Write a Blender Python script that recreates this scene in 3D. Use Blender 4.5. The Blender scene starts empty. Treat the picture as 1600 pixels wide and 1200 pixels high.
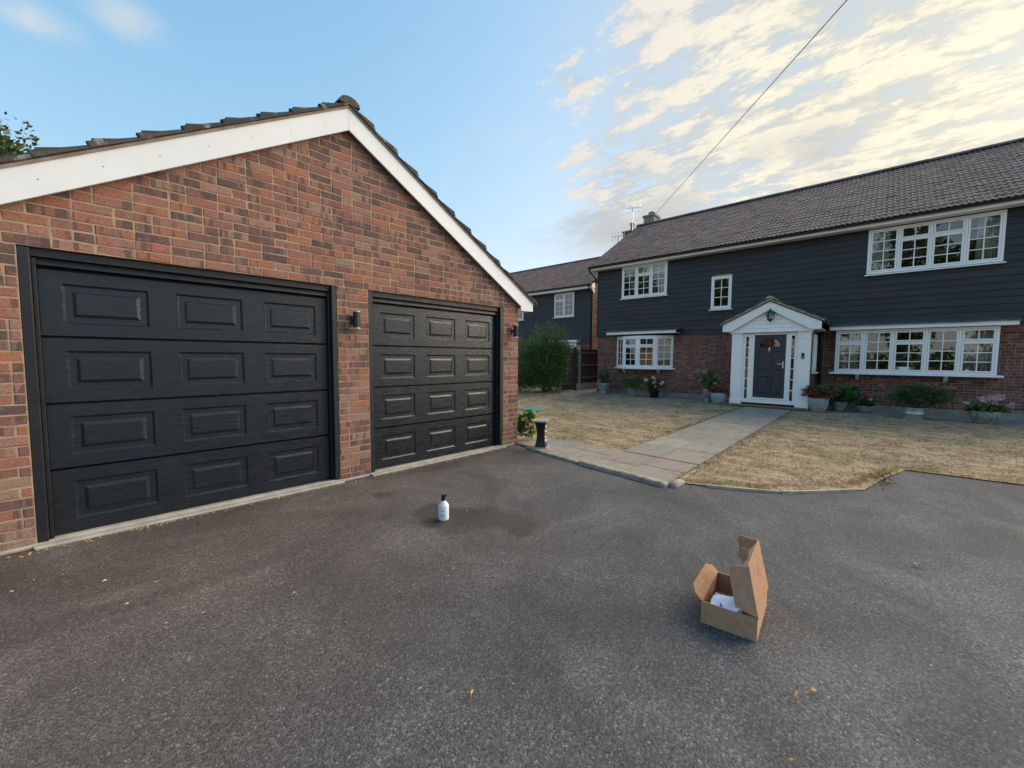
import bpy, bmesh, math, random
import numpy as np
from mathutils import Vector, Matrix, Quaternion
random.seed(7); RNG = np.random.default_rng(7)
PI = math.pi
scn = bpy.context.scene
COL = scn.collection

# ------------------------------------------------------------------ camera
CAM_H = 1.4036
F_PX, PITCH, ROLL, THETA = 630.0, -0.06536, -0.00617, 0.77223
cam_d = bpy.data.cameras.new('camera'); cam = bpy.data.objects.new('camera', cam_d); COL.objects.link(cam)
cam_d.sensor_width = 36.0; cam_d.lens = 36.0 * F_PX / 1600.0
cam_d.clip_start = 0.05; cam_d.clip_end = 3000
_r = Vector((math.sin(THETA), -math.cos(THETA), 0))
_f = Vector((math.cos(THETA) * math.cos(PITCH), math.sin(THETA) * math.cos(PITCH), math.sin(PITCH)))
_u = _r.cross(_f)
_rc = math.cos(ROLL) * _r - math.sin(ROLL) * _u
_uc = math.sin(ROLL) * _r + math.cos(ROLL) * _u
cam.matrix_world = Matrix(((_rc.x, _uc.x, -_f.x, 0), (_rc.y, _uc.y, -_f.y, 0), (_rc.z, _uc.z, -_f.z, CAM_H), (0, 0, 0, 1)))
scn.camera = cam

# ------------------------------------------------------------------ light
SUN_AZ, SUN_EL = math.radians(-14), math.radians(21)      # azimuth from +X
sun_dir = Vector((math.cos(SUN_AZ) * math.cos(SUN_EL), math.sin(SUN_AZ) * math.cos(SUN_EL), math.sin(SUN_EL)))
sl = bpy.data.lights.new('sun', 'SUN'); so = bpy.data.objects.new('sun', sl); COL.objects.link(so)
sl.energy = 1.75; sl.angle = math.radians(75); sl.color = (1.0, 0.86, 0.68)
so.rotation_euler = sun_dir.to_track_quat('Z', 'Y').to_euler()
scn.view_settings.view_transform = 'Standard'; scn.view_settings.look = 'None'
scn.view_settings.exposure = 2.38; scn.view_settings.gamma = 1.0
SKY_STRENGTH = 0.116

world = bpy.data.worlds.new('World'); scn.world = world; world.use_nodes = True
def build_sky():
    nt = world.node_tree; N = nt.nodes; L = nt.links; N.clear()
    def n(t, **k):
        x = N.new(t)
        for a, b in k.items(): setattr(x, a, b)
        return x
    def m(op, a, b=None, c=None, clamp=False):
        x = n('ShaderNodeMath', operation=op); x.use_clamp = clamp
        for i, v in enumerate((a, b, c)):
            if v is None: continue
            if isinstance(v, (int, float)): x.inputs[i].default_value = v
            else: L.new(v, x.inputs[i])
        return x.outputs[0]
    def ss(v, a, b):
        x = n('ShaderNodeMapRange', interpolation_type='SMOOTHSTEP'); L.new(v, x.inputs[0])
        x.inputs[1].default_value = a; x.inputs[2].default_value = b; return x.outputs[0]
    def mix(f, a, b, bt='MIX'):
        x = n('ShaderNodeMix', data_type='RGBA', blend_type=bt)
        for s, v in ((x.inputs[0], f), (x.inputs[6], a), (x.inputs[7], b)):
            if isinstance(v, (int, float)): s.default_value = v
            elif isinstance(v, tuple): s.default_value = (*v, 1)
            else: L.new(v, s)
        return x.outputs[2]
    tc = n('ShaderNodeTexCoord'); d = tc.outputs['Generated']
    sky = n('ShaderNodeTexSky', sky_type='NISHITA'); sky.sun_disc = False
    sky.sun_elevation = SUN_EL; sky.sun_rotation = math.atan2(sun_dir.x, sun_dir.y)
    sky.altitude = 50; sky.air_density = 1.0; sky.dust_density = 1.2; sky.ozone_density = 2.0
    sep = n('ShaderNodeSeparateXYZ'); L.new(d, sep.inputs[0])
    z = m('ADD', m('MAXIMUM', sep.outputs[2], 0.0), 0.10)
    px = m('DIVIDE', sep.outputs[0], z); py = m('DIVIDE', sep.outputs[1], z)
    cb = n('ShaderNodeCombineXYZ'); L.new(px, cb.inputs[0]); L.new(py, cb.inputs[1])
    def noise(scale, detail, rough, dist, sx=1, sy=1, rot=0, off=(0, 0, 0)):
        mp = n('ShaderNodeMapping'); mp.inputs['Scale'].default_value = (sx, sy, 1); mp.inputs['Rotation'].default_value = (0, 0, rot); mp.inputs['Location'].default_value = off
        L.new(cb.outputs[0], mp.inputs[0])
        t = n('ShaderNodeTexNoise'); L.new(mp.outputs[0], t.inputs['Vector'])
        t.inputs['Scale'].default_value = scale; t.inputs['Detail'].default_value = detail
        t.inputs['Roughness'].default_value = rough; t.inputs['Distortion'].default_value = dist
        return t.outputs['Fac']
    dot = n('ShaderNodeVectorMath', operation='DOT_PRODUCT'); L.new(d, dot.inputs[0]); dot.inputs[1].default_value = sun_dir
    cs = dot.outputs['Value']
    big = noise(1.0, 3, .5, .3, off=(3.1, 1.7, 0))
    puff = noise(5.2, 10, .68, .10, sx=1.75, sy=.85, rot=.16)
    soft = noise(1.7, 3, .5, .2, sx=1.5, sy=.8, rot=.16, off=(1.3, 4.1, 0))
    wisp = noise(1.3, 6, .6, .8, sx=1, sy=.5, rot=1.2, off=(5.2, 2.2, 0))
    flat = noise(1.4, 5, .5, .2, off=(9.4, 3.3, 0))
    # the cloud sheet lies in the sunward half of the sky and frays out away from it
    cover = m('ADD', ss(cs, .58, .80), m('MULTIPLY', m('SUBTRACT', big, .5), .9))
    def spot(x, y, r0, r1):
        v = n('ShaderNodeVectorMath', operation='DISTANCE'); L.new(cb.outputs[0], v.inputs[0]); v.inputs[1].default_value = (x, y, 0); return ss(v.outputs['Value'], r1, r0)
    cover = m('ADD', cover, m('MULTIPLY', spot(1.0, .80, .03, .17), .55))
    dens = m('ADD', m('ADD', m('MULTIPLY', puff, .72), m('MULTIPLY', soft, .28)), m('MULTIPLY', m('SUBTRACT', cover, 1.), .24))
    alto = m('MULTIPLY', ss(dens, .395, .505), ss(cs, .50, .64))
    wis = m('ADD', m('MULTIPLY', ss(wisp, .54, .82), .55), m('MULTIPLY', m('MULTIPLY', m('MAXIMUM', spot(-.07, 1.58, .01, .11), spot(.10, 1.43, .01, .12)), ss(m('ADD', wisp, m('MULTIPLY', puff, .4)), .50, .90)), .75), clamp=True)
    zz = sep.outputs[2]
    bank = m('MULTIPLY', m('MULTIPLY', ss(m('ADD', flat, m('MULTIPLY', m('SUBTRACT', puff, .5), .35)), .40, .56), m('MULTIPLY', ss(zz, .20, .29), ss(zz, .445, .365))), m('MULTIPLY', ss(cs, .55, .74), ss(cs, .968, .93)))
    glow = m('POWER', m('MAXIMUM', cs, 0.0), 12.0)
    glow2 = m('POWER', m('MAXIMUM', cs, 0.0), 60.0)
    ccol = mix(ss(cs, .70, .97), (1.40, 1.35, 1.25), (1.72, 1.60, 1.27))
    shade = mix(ss(cs, .70, .985), (.90, 1.00, 1.07), (1.12, 1.12, 1.03))
    hs = n('ShaderNodeHueSaturation'); hs.inputs['Saturation'].default_value = 1.24; L.new(sky.outputs[0], hs.inputs['Color'])
    def vm(op, a, b):
        x = n('ShaderNodeVectorMath', operation=op)
        for i, v in enumerate((a, b)):
            if isinstance(v, tuple): x.inputs[i].default_value = v
            else: L.new(v, x.inputs[i])
        return x.outputs[0]
    base = hs.outputs[0]
    base = vm('DIVIDE', vm('MULTIPLY', base, (1.33, 1.36, 1.40)), vm('ADD', vm('MULTIPLY', base, (.62, .62, .60)), (1., 1., 1.)))
    base = mix(m('MULTIPLY', ss(cs, .60, .92), .75), base, (.84, 1.02, 1.13))
    base = mix(m('MULTIPLY', glow, .30), base, (1.30, 1.26, 1.08))
    c = mix(wis, base, ccol)
    lit = m('ADD', ss(puff, .43, .58), m('MULTIPLY', ss(cs, .75, .97), .10), clamp=True)
    c = mix(alto, c, mix(lit, shade, ccol))
    c = mix(m('MULTIPLY', bank, .82), c, mix(ss(cs, .6, .95), (.86, .93, .99), (1.05, 1.04, .99)))
    c = mix(m('MULTIPLY', glow2, .40), c, (2.2, 2.0, 1.5))
    bg = n('ShaderNodeBackground'); bg.inputs['Strength'].default_value = SKY_STRENGTH; L.new(c, bg.inputs[0])
    out = n('ShaderNodeOutputWorld'); L.new(bg.outputs[0], out.inputs[0])
build_sky()

# ------------------------------------------------------------------ frames
HC = Vector((14.629, 9.253, 0)); HROT = math.radians(-87.708)
HM = Matrix.Translation(HC) @ Matrix.Rotation(HROT, 4, 'Z')
def HP(s, off, z=0.0): return HM @ Vector((s, -off, z))      # house frame: along the wall, out from it, up
YG = 4.4847                                                 # garage front plane

# ------------------------------------------------------------------ object helpers
def link(name, me, mats=None, parent=None, smooth=False):
    o = bpy.data.objects.new(name, me); COL.objects.link(o)
    if mats is not None and not me.materials:
        for m_ in (mats if isinstance(mats, (list, tuple)) else [mats]): me.materials.append(m_)
    if parent is not None: o.parent = parent
    if smooth and me.polygons: me.polygons.foreach_set('use_smooth', [True] * len(me.polygons))
    return o
def tag(o, label=None, cat=None, group=None, kind=None):
    if label: o['label'] = label
    if cat: o['category'] = cat
    if group: o['group'] = group
    if kind: o['kind'] = kind
    return o
def empty(name, loc=(0, 0, 0), rz=0.0, label=None, cat=None, group=None):
    o = bpy.data.objects.new(name, None); COL.objects.link(o); o.location = loc; o.rotation_euler = (0, 0, rz)
    o.empty_display_size = .1
    return tag(o, label, cat, group)

class MB:
    """collects geometry for ONE mesh object"""
    def __init__(s): s.v = []; s.f = []; s.mi = []
    def add(s, vs, fs, mi=0):
        b = len(s.v); s.v += [tuple(v) for v in vs]; s.f += [tuple(b + i for i in f) for f in fs]; s.mi += [mi] * len(fs); return s
    def box(s, x0, x1, y0, y1, z0, z1, mi=0):
        vs = [(x0, y0, z0), (x1, y0, z0), (x1, y1, z0), (x0, y1, z0), (x0, y0, z1), (x1, y0, z1), (x1, y1, z1), (x0, y1, z1)]
        return s.add(vs, [(3, 2, 1, 0), (4, 5, 6, 7), (0, 1, 5, 4), (1, 2, 6, 5), (2, 3, 7, 6), (3, 0, 4, 7)], mi)
    def cbox(s, x0, x1, y0, y1, z0, z1, c=.004, mi=0):
        """box whose front face (y0 side) is chamfered"""
        vs = [(x0, y1, z0), (x1, y1, z0), (x1, y1, z1), (x0, y1, z1), (x0, y0 + c, z0), (x1, y0 + c, z0), (x1, y0 + c, z1), (x0, y0 + c, z1),
              (x0 + c, y0, z0 + c), (x1 - c, y0, z0 + c), (x1 - c, y0, z1 - c), (x0 + c, y0, z1 - c)]
        fs = [(0, 3, 2, 1), (0, 1, 5, 4), (1, 2, 6, 5), (2, 3, 7, 6), (3, 0, 4, 7), (4, 5, 9, 8), (5, 6, 10, 9), (6, 7, 11, 10), (7, 4, 8, 11), (8, 9, 10, 11)]
        return s.add(vs, fs, mi)
    def prism(s, poly, y0, y1, mi=0):
        """poly in (x,z), counter-clockwise seen from -y; extruded y0..y1"""
        n = len(poly); vs = [(x, y0, z) for x, z in poly] + [(x, y1, z) for x, z in poly]
        fs = [tuple(range(n)), tuple(reversed(range(n, 2 * n)))] + [((i + 1) % n, i, n + i, n + (i + 1) % n) for i in range(n)]
        return s.add(vs, fs, mi)
    def slab(s, poly, z0, z1, mi=0):
        n = len(poly); vs = [(x, y, z0) for x, y in poly] + [(x, y, z1) for x, y in poly]
        fs = [tuple(reversed(range(n))), tuple(range(n, 2 * n))] + [(i, (i + 1) % n, n + (i + 1) % n, n + i) for i in range(n)]
        return s.add(vs, fs, mi)
    def tube(s, pts, r, seg=8, mi=0, cap=True):
        pts = [Vector(p) for p in pts]; rs = r if isinstance(r, (list, tuple)) else [r] * len(pts)
        rings = []; prev = None
        for i, p in enumerate(pts):
            t = (pts[min(i + 1, len(pts) - 1)] - pts[max(i - 1, 0)]).normalized()
            a = Vector((0, 0, 1)) if abs(t.z) < .9 else Vector((1, 0, 0))
            if prev is not None: a = prev
            u = (a - t * a.dot(t)).normalized(); prev = u; w = t.cross(u)
            rings.append([p + (u * math.cos(2 * PI * k / seg) + w * math.sin(2 * PI * k / seg)) * rs[i] for k in range(seg)])
        vs = [v for g in rings for v in g]; fs = []
        for i in range(len(pts) - 1):
            for k in range(seg): fs.append((i * seg + k, i * seg + (k + 1) % seg, (i + 1) * seg + (k + 1) % seg, (i + 1) * seg + k))
        if cap: fs.append(tuple(reversed(range(seg)))); fs.append(tuple(range((len(pts) - 1) * seg, len(pts) * seg)))
        return s.add(vs, fs, mi)
    def lathe(s, prof, seg=24, c=(0, 0), mi=0, cap=True, sx=1, sy=1, wob=0):
        vs = []; n = len(prof)
        for r, z in prof:
            for k in range(seg):
                a = 2 * PI * k / seg; q = 1 + wob * math.sin(3 * a + z * 9)
                vs.append((c[0] + r * q * sx * math.cos(a), c[1] + r * q * sy * math.sin(a), z))
        fs = [(i * seg + k, i * seg + (k + 1) % seg, (i + 1) * seg + (k + 1) % seg, (i + 1) * seg + k) for i in range(n - 1) for k in range(seg)]
        if cap: fs.append(tuple(reversed(range(seg)))); fs.append(tuple(range((n - 1) * seg, n * seg)))
        return s.add(vs, fs, mi)
    def mesh(s, name):
        me = bpy.data.meshes.new(name); me.from_pydata(s.v, [], s.f); 
        if any(s.mi): me.polygons.foreach_set('material_index', s.mi)
        me.update(); return me
    def build(s, name, mat, parent=None, smooth=False):
        return link(name, s.mesh(name), mat, parent, smooth)

def spans_minus(a, b, holes):
    out = [(a, b)]
    for h0, h1 in holes:
        nxt = []
        for p, q in out:
            if h1 <= p or h0 >= q: nxt.append((p, q)); continue
            if h0 > p: nxt.append((p, h0))
            if h1 < q: nxt.append((h1, q))
        out = nxt
    return [(p, q) for p, q in out if q - p > .02]
def rects_minus(x0, x1, z0, z1, holes):
    zs = sorted({z0, z1, *[min(max(h[2], z0), z1) for h in holes], *[min(max(h[3], z0), z1) for h in holes]})
    out = []
    for a, b in zip(zs, zs[1:]):
        if b - a < 1e-6: continue
        m_ = (a + b) / 2
        for p, q in spans_minus(x0, x1, [(h[0], h[1]) for h in holes if h[2] < m_ < h[3]]): out.append((p, q, a, b))
    return out
def clip(poly, a, b, c):
    """keep a*x+b*z<=c"""
    out = []
    for i in range(len(poly)):
        p, q = poly[i], poly[(i + 1) % len(poly)]
        dp, dq = a * p[0] + b * p[1] - c, a * q[0] + b * q[1] - c
        if dp <= 0: out.append(p)
        if dp * dq < 0:
            t = dp / (dp - dq); out.append((p[0] + t * (q[0] - p[0]), p[1] + t * (q[1] - p[1])))
    return out

# ------------------------------------------------------------------ materials
class NT:
    def __init__(s, name):
        s.mat = bpy.data.materials.new(name); s.mat.use_nodes = True; s.t = s.mat.node_tree; s.N = s.t.nodes; s.L = s.t.links
        s.N.clear(); s.out = s.N.new('ShaderNodeOutputMaterial'); s.b = s.N.new('ShaderNodeBsdfPrincipled'); s.L.new(s.b.outputs[0], s.out.inputs[0])
    def n(s, t, **k):
        x = s.N.new(t)
        for a, b in k.items(): setattr(x, a, b)
        return x
    def put(s, sock, v):
        if isinstance(v, (int, float)): sock.default_value = v
        elif isinstance(v, tuple): sock.default_value = (*v, 1) if len(v) == 3 and sock.type == 'RGBA' else v
        else: s.L.new(v, sock)
    def m(s, op, a, b=None, clamp=False):
        x = s.n('ShaderNodeMath', operation=op); x.use_clamp = clamp; s.put(x.inputs[0], a)
        if b is not None: s.put(x.inputs[1], b)
        return x.outputs[0]
    def pos(s, scale=(1, 1, 1), rot=(0, 0, 0), src='world'):
        if src == 'world': v = s.n('ShaderNodeNewGeometry').outputs['Position']
        else: v = s.n('ShaderNodeTexCoord').outputs['Object']
        mp = s.n('ShaderNodeMapping'); mp.inputs['Scale'].default_value = scale; mp.inputs['Rotation'].default_value = rot
        s.L.new(v, mp.inputs[0]); return mp.outputs[0]
    def noise(s, vec, scale, detail=4, rough=.55, dist=0.):
        x = s.n('ShaderNodeTexNoise'); s.L.new(vec, x.inputs['Vector'])
        for k, v in (('Scale', scale), ('Detail', detail), ('Roughness', rough), ('Distortion', dist)): x.inputs[k].default_value = v
        return x.outputs['Fac']
    def voro(s, vec, scale, feat='F1', out='Distance'):
        x = s.n('ShaderNodeTexVoronoi', feature=feat); s.L.new(vec, x.inputs['Vector']); x.inputs['Scale'].default_value = scale; return x.outputs[out]
    def ss(s, v, a, b, lo=0., hi=1.):
        x = s.n('ShaderNodeMapRange', interpolation_type='SMOOTHSTEP'); s.put(x.inputs[0], v)
        for i, q in enumerate((a, b, lo, hi)): x.inputs[i + 1].default_value = q
        return x.outputs[0]
    def mix(s, f, a, b, bt='MIX'):
        x = s.n('ShaderNodeMix', data_type='RGBA', blend_type=bt); s.put(x.inputs[0], f); s.put(x.inputs[6], a); s.put(x.inputs[7], b); return x.outputs[2]
    def ramp(s, f, stops, mode='LINEAR'):
        x = s.n('ShaderNodeValToRGB'); x.color_ramp.interpolation = mode; e = x.color_ramp.elements
        while len(e) > 1: e.remove(e[-1])
        e[0].position = stops[0][0]; e[0].color = (*stops[0][1], 1)
        for p, c in stops[1:]:
            q = e.new(p); q.color = (*c, 1)
        s.put(x.inputs[0], f); return x.outputs[0]
    def bump(s, h, strength=.3, dist=.01):
        x = s.n('ShaderNodeBump'); x.inputs['Strength'].default_value = strength; x.inputs['Distance'].default_value = dist
        s.L.new(h, x.inputs['Height']); s.L.new(x.outputs[0], s.b.inputs['Normal'])
    def fin(s, col, rough=.7, spec=.5, **k):
        s.put(s.b.inputs['Base Color'], col); s.put(s.b.inputs['Roughness'], rough); s.b.inputs['Specular IOR Level'].default_value = spec
        for a, b in k.items(): s.put(s.b.inputs[a.replace('_', ' ')], b)
        return s.mat
M = {}
def simple(name, col, rough=.6, var=.12, scale=6., bump=0., bscale=60., spec=.5, metal=0., dirt=None):
    t = NT(name); p = t.pos(); f = t.noise(p, scale, 5, .6)
    c = t.mix(t.ss(f, .3, .7), tuple(x * (1 - var) for x in col), tuple(min(1, x * (1 + var)) for x in col))
    if dirt: c = t.mix(t.ss(t.noise(p, dirt[1], 6, .65), dirt[2], dirt[2] + .2), c, dirt[0])
    if bump: t.bump(t.noise(p, bscale, 3, .6), bump, .004)
    M[name] = t.fin(c, t.ss(f, .2, .8, rough - .06, rough + .06), spec, Metallic=metal); return M[name]
def brick_mat(name, stops, mode, dull=0., tint=(1, 1, 1)):
    t = NT(name)
    r = t.n('ShaderNodeObjectInfo').outputs['Random'] if mode == 'object' else t.n('ShaderNodeNewGeometry').outputs['Random Per Island']
    c = t.ramp(r, stops, 'CONSTANT'); p = t.pos()
    r2 = t.m('FRACT', t.m('MULTIPLY', r, 17.3))
    offv = t.n('ShaderNodeCombineXYZ'); t.put(offv.inputs[0], t.m('MULTIPLY', r, 91.)); t.put(offv.inputs[2], t.m('MULTIPLY', r, 57.))
    def jp(sc):
        a = t.n('ShaderNodeVectorMath', operation='ADD'); t.L.new(t.pos(sc), a.inputs[0]); t.L.new(offv.outputs[0], a.inputs[1]); return a.outputs[0]
    band = t.noise(jp((17, 17, 1.6)), 1.0, 1.5, .45, .1)
    c = t.mix(t.m('MULTIPLY', t.ss(band, .53, .58), t.ss(r2, .15, .6, .0, .75)), c, (.12, .077, .075))
    c = t.mix(t.m('MULTIPLY', t.ss(t.noise(jp((15, 15, 2)), 1.2, 2, .5), .57, .63), .55), c, (.34, .20, .165))
    c = t.mix(t.m('MULTIPLY', t.ss(t.noise(jp((9, 9, 9)), 1.6, 3, .5), .60, .70), .5), c, (.36, .14, .075))
    fine = t.noise(p, 70, 5, .65); c = t.mix(t.ss(fine, .38, .75), c, t.mix(.5, c, (.02, .015, .015)))
    c = t.mix(t.m('MULTIPLY', t.ss(t.noise(p, 22, 6, .7), .60, .72), .6), c, (.38, .31, .24))      # lime bloom and mortar smears
    c = t.mix(dull, c, (.17, .13, .12))
    if tint != (1, 1, 1): c = t.mix(1.0, c, tint, 'MULTIPLY')
    t.bump(t.m('ADD', fine, t.m('MULTIPLY', t.noise(p, 240, 2), .5)), .55, .004)
    M[name] = t.fin(c, .88, .25); return M[name]
GB = [(0, (0.369, 0.151, 0.112)), (0.14, (0.304, 0.135, 0.107)), (0.27, (0.199, 0.108, 0.096)), (0.4, (0.392, 0.162, 0.112)), (0.51, (0.351, 0.178, 0.138)), (0.63, (0.252, 0.124, 0.102)), (0.73, (0.386, 0.205, 0.158)), (0.82, (0.146, 0.091, 0.086)), (0.91, (0.433, 0.178, 0.102)), (0.945, (0.351, 0.232, 0.168))]
brick_mat('brick_garage', GB, 'object'); brick_mat('brick_garage_mass', GB, 'island')
HB = [(0, (.21, .075, .055)), (.2, (.16, .062, .052)), (.38, (.24, .10, .075)), (.55, (.12, .055, .05)), (.7, (.27, .13, .10)), (.86, (.18, .09, .075)), (.94, (.31, .20, .16))]
brick_mat('brick_house', HB, 'object'); brick_mat('brick_house_mass', HB, 'island')
simple('mortar_sand', (.40, .30, .19), .95, .2, 9, .6, 120, .2, dirt=((.25, .23, .2), 5, .58))
simple('mortar_house', (.30, .235, .20), .95, .2, 9, .5, 120, .2)
simple('plain_brick', (.22, .09, .07), .9, .25, 12, .3, 60, .2)
simple('white_upvc', (.86, .86, .855), .32, .02, 2, 0, 1, .5, dirt=((.66, .66, .63), 3.5, .62))
simple('white_board', (.84, .84, .83), .42, .03, 2, .05, 20, .5, dirt=((.62, .61, .57), 2.2, .6))
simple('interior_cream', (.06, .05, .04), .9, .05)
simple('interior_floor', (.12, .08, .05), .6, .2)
simple('curtain_cloth', (.62, .58, .52), .95, .06, 12)
simple('blind_cloth', (.70, .68, .64), .95, .05, 9)
simple('black_metal', (.018, .018, .02), .38, .15, 20, .08, 160)
simple('black_plastic', (.012, .012, .013), .35, .1)
simple('dark_gutter', (.022, .02, .022), .45, .2)
simple('chrome', (.75, .75, .76), .18, .03, 5, 0, 1, .5, 1.0)
simple('galvanised', (.42, .45, .48), .42, .15, 14, .1, 90, .5, .7, dirt=((.28, .29, .30), 9, .6))
simple('concrete', (.36, .335, .29), .92, .18, 7, .5, 90, .25, dirt=((.19, .18, .15), 4, .55))
simple('concrete_path', (.25, .225, .19), .93, .18, 3, .4, 90, .25, dirt=((.13, .125, .11), 1.6, .52))
simple('kerb_concrete', (.34, .305, .25), .95, .22, 10, .7, 70, .2, dirt=((.17, .18, .14), 7, .5))
simple('lead_sheet', (.10, .105, .115), .5, .3, 9, .3, 30, .4, .3)
simple('stone_pot', (.30, .30, .30), .85, .2, 12, .4, 60, .3, dirt=((.16, .17, .15), 9, .5))
simple('lichen_mortar', (.36, .31, .245), .95, .3, 18, .8, 60, .2, dirt=((.13, .11, .095), 16, .55))
simple('grey_pot', (.26, .275, .30), .6, .1, 8, .1, 60)
simple('black_pot', (.012, .012, .013), .4, .1)
simple('soil', (.035, .025, .018), .95, .3, 40, .8, 60)
simple('green_plastic', (.035, .26, .17), .55, .1, 8, .1, 60)
simple('fence_wood', (.085, .062, .052), .9, .3, 14, .4, 40, .2)
simple('fence_wood_pale', (.16, .135, .115), .9, .25, 14, .4, 40, .2)
simple('deck_wood', (.16, .125, .10), .85, .25, 14, .3, 40, .25)
simple('edging_timber', (.40, .345, .27), .9, .25, 16, .4, 60, .2)
simple('terracotta', (.42, .17, .09), .85, .15)
simple('bark', (.09, .07, .05), .95, .3, 12, .8, 30)
simple('bottle_white', (.72, .75, .80), .3, .02, 3, 0, 1, .5)
simple('print_grey', (.25, .26, .30), .6, .1)
simple('print_red', (.36, .15, .12), .7, .2)
simple('print_dark', (.14, .11, .09), .7, .2)
simple('paper_white', (.46, .57, .80), .8, .06, 30)
simple('silver', (.55, .55, .54), .35, .15, 20, .1, 80, .5, .8)
simple('aluminium', (.5, .51, .52), .35, .1, 20, 0, 1, .5, .9)
simple('frosted_cap', (.55, .56, .55), .35, .1)

def cardboard(name, col):
    t = NT(name); p = t.pos(); f = t.noise(p, 30, 5, .6); q = t.noise(t.pos((1, 1, .1)), 300, 2)
    c = t.mix(t.ss(f, .35, .7), tuple(x * .9 for x in col), tuple(x * 1.08 for x in col))
    t.bump(q, .1, .001); M[name] = t.fin(c, .82, .3)
cardboard('card_outer', (.39, .215, .12)); cardboard('card_inner', (.47, .285, .17))

STAINS = ((2.08, 3.02, .20, .9), (2.10, 2.80, .30, 1.), (2.32, 2.62, .26, .9), (2.42, 2.40, .20, .9), (2.40, 2.20, .17, 1.), (2.02, 2.56, .17, .75), (1.98, 3.74, .14, .6))
def tarmac():
    t = NT('tarmac'); p = t.pos()
    a = t.voro(p, 120, out='Color'); sepa = t.n('ShaderNodeSeparateColor'); t.L.new(a, sepa.inputs[0]); g = sepa.outputs[0]
    dist = t.voro(p, 120)
    n1 = t.noise(p, 70, 5, .7); n2 = t.noise(p, 1.3, 6, .6, .4); n3 = t.noise(p, .45, 4, .55)
    c = t.ramp(g, [(0, (.058, .055, .054)), (.3, (.095, .090, .088)), (.62, (.130, .123, .120)), (.88, (.172, .163, .158)), (.98, (.235, .222, .21)), (1., (.33, .31, .29))])
    c = t.mix(t.ss(n1, .32, .70), t.mix(.62, c, (.034, .032, .032)), c)
    c = t.mix(t.ss(n2, .34, .68, .0, .75), c, t.mix(.5, c, (.045, .041, .039)))
    n4 = t.noise(p, .8, 7, .68, 1.2); c = t.mix(1., c, t.ramp(n4, [(.33, (.68, .67, .66)), (.50, (1., 1., 1.)), (.64, (1.34, 1.33, 1.31))]), 'MULTIPLY')
    # browner tint towards the garage; house's cool shade painted into the tarmac at right
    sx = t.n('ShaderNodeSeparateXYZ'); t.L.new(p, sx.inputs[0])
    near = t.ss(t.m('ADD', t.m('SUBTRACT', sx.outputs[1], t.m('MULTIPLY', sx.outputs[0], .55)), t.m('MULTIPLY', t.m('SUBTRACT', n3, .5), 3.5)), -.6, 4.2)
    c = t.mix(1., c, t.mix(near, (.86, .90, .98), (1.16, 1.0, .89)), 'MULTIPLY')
    moss = t.m('MULTIPLY', t.ss(sx.outputs[1], 3.3, 4.45), t.ss(t.noise(p, 2.6, 6, .65), .44, .62))
    moss = t.m('MULTIPLY', moss, t.ss(sx.outputs[0], 2.6, -.2, .35, 1.))
    c = t.mix(t.m('MULTIPLY', moss, .6), c, t.mix(.4, c, (.075, .062, .030)))
    # damp spill patch around the bottle
    warp = t.n('ShaderNodeVectorMath', operation='SCALE'); nz = t.n('ShaderNodeTexNoise'); t.L.new(p, nz.inputs['Vector']); nz.inputs['Scale'].default_value = 3.2; nz.inputs['Detail'].default_value = 4
    sub = t.n('ShaderNodeVectorMath', operation='SUBTRACT'); t.L.new(nz.outputs['Color'], sub.inputs[0]); sub.inputs[1].default_value = (.5, .5, .5)
    t.L.new(sub.outputs[0], warp.inputs[0]); warp.inputs['Scale'].default_value = .34
    pw = t.n('ShaderNodeVectorMath', operation='ADD'); t.L.new(p, pw.inputs[0]); t.L.new(warp.outputs[0], pw.inputs[1])
    st = None
    for (x, y, r, k) in STAINS:
        dd = t.n('ShaderNodeVectorMath', operation='DISTANCE'); t.L.new(pw.outputs[0], dd.inputs[0]); dd.inputs[1].default_value = (x, y, 0)
        q = t.m('MULTIPLY', t.ss(dd.outputs['Value'], r * 1.15, r * .65), k); st = q if st is None else t.m('MAXIMUM', st, q)
    c = t.mix(t.m('MULTIPLY', st, .92), c, t.mix(.80, c, (.022, .018, .015)))
    t.bump(t.m('ADD', t.m('MULTIPLY', dist, -1.), t.m('MULTIPLY', n1, .6)), .6, .006)
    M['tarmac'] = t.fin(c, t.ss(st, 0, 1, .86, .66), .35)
tarmac()

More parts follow.
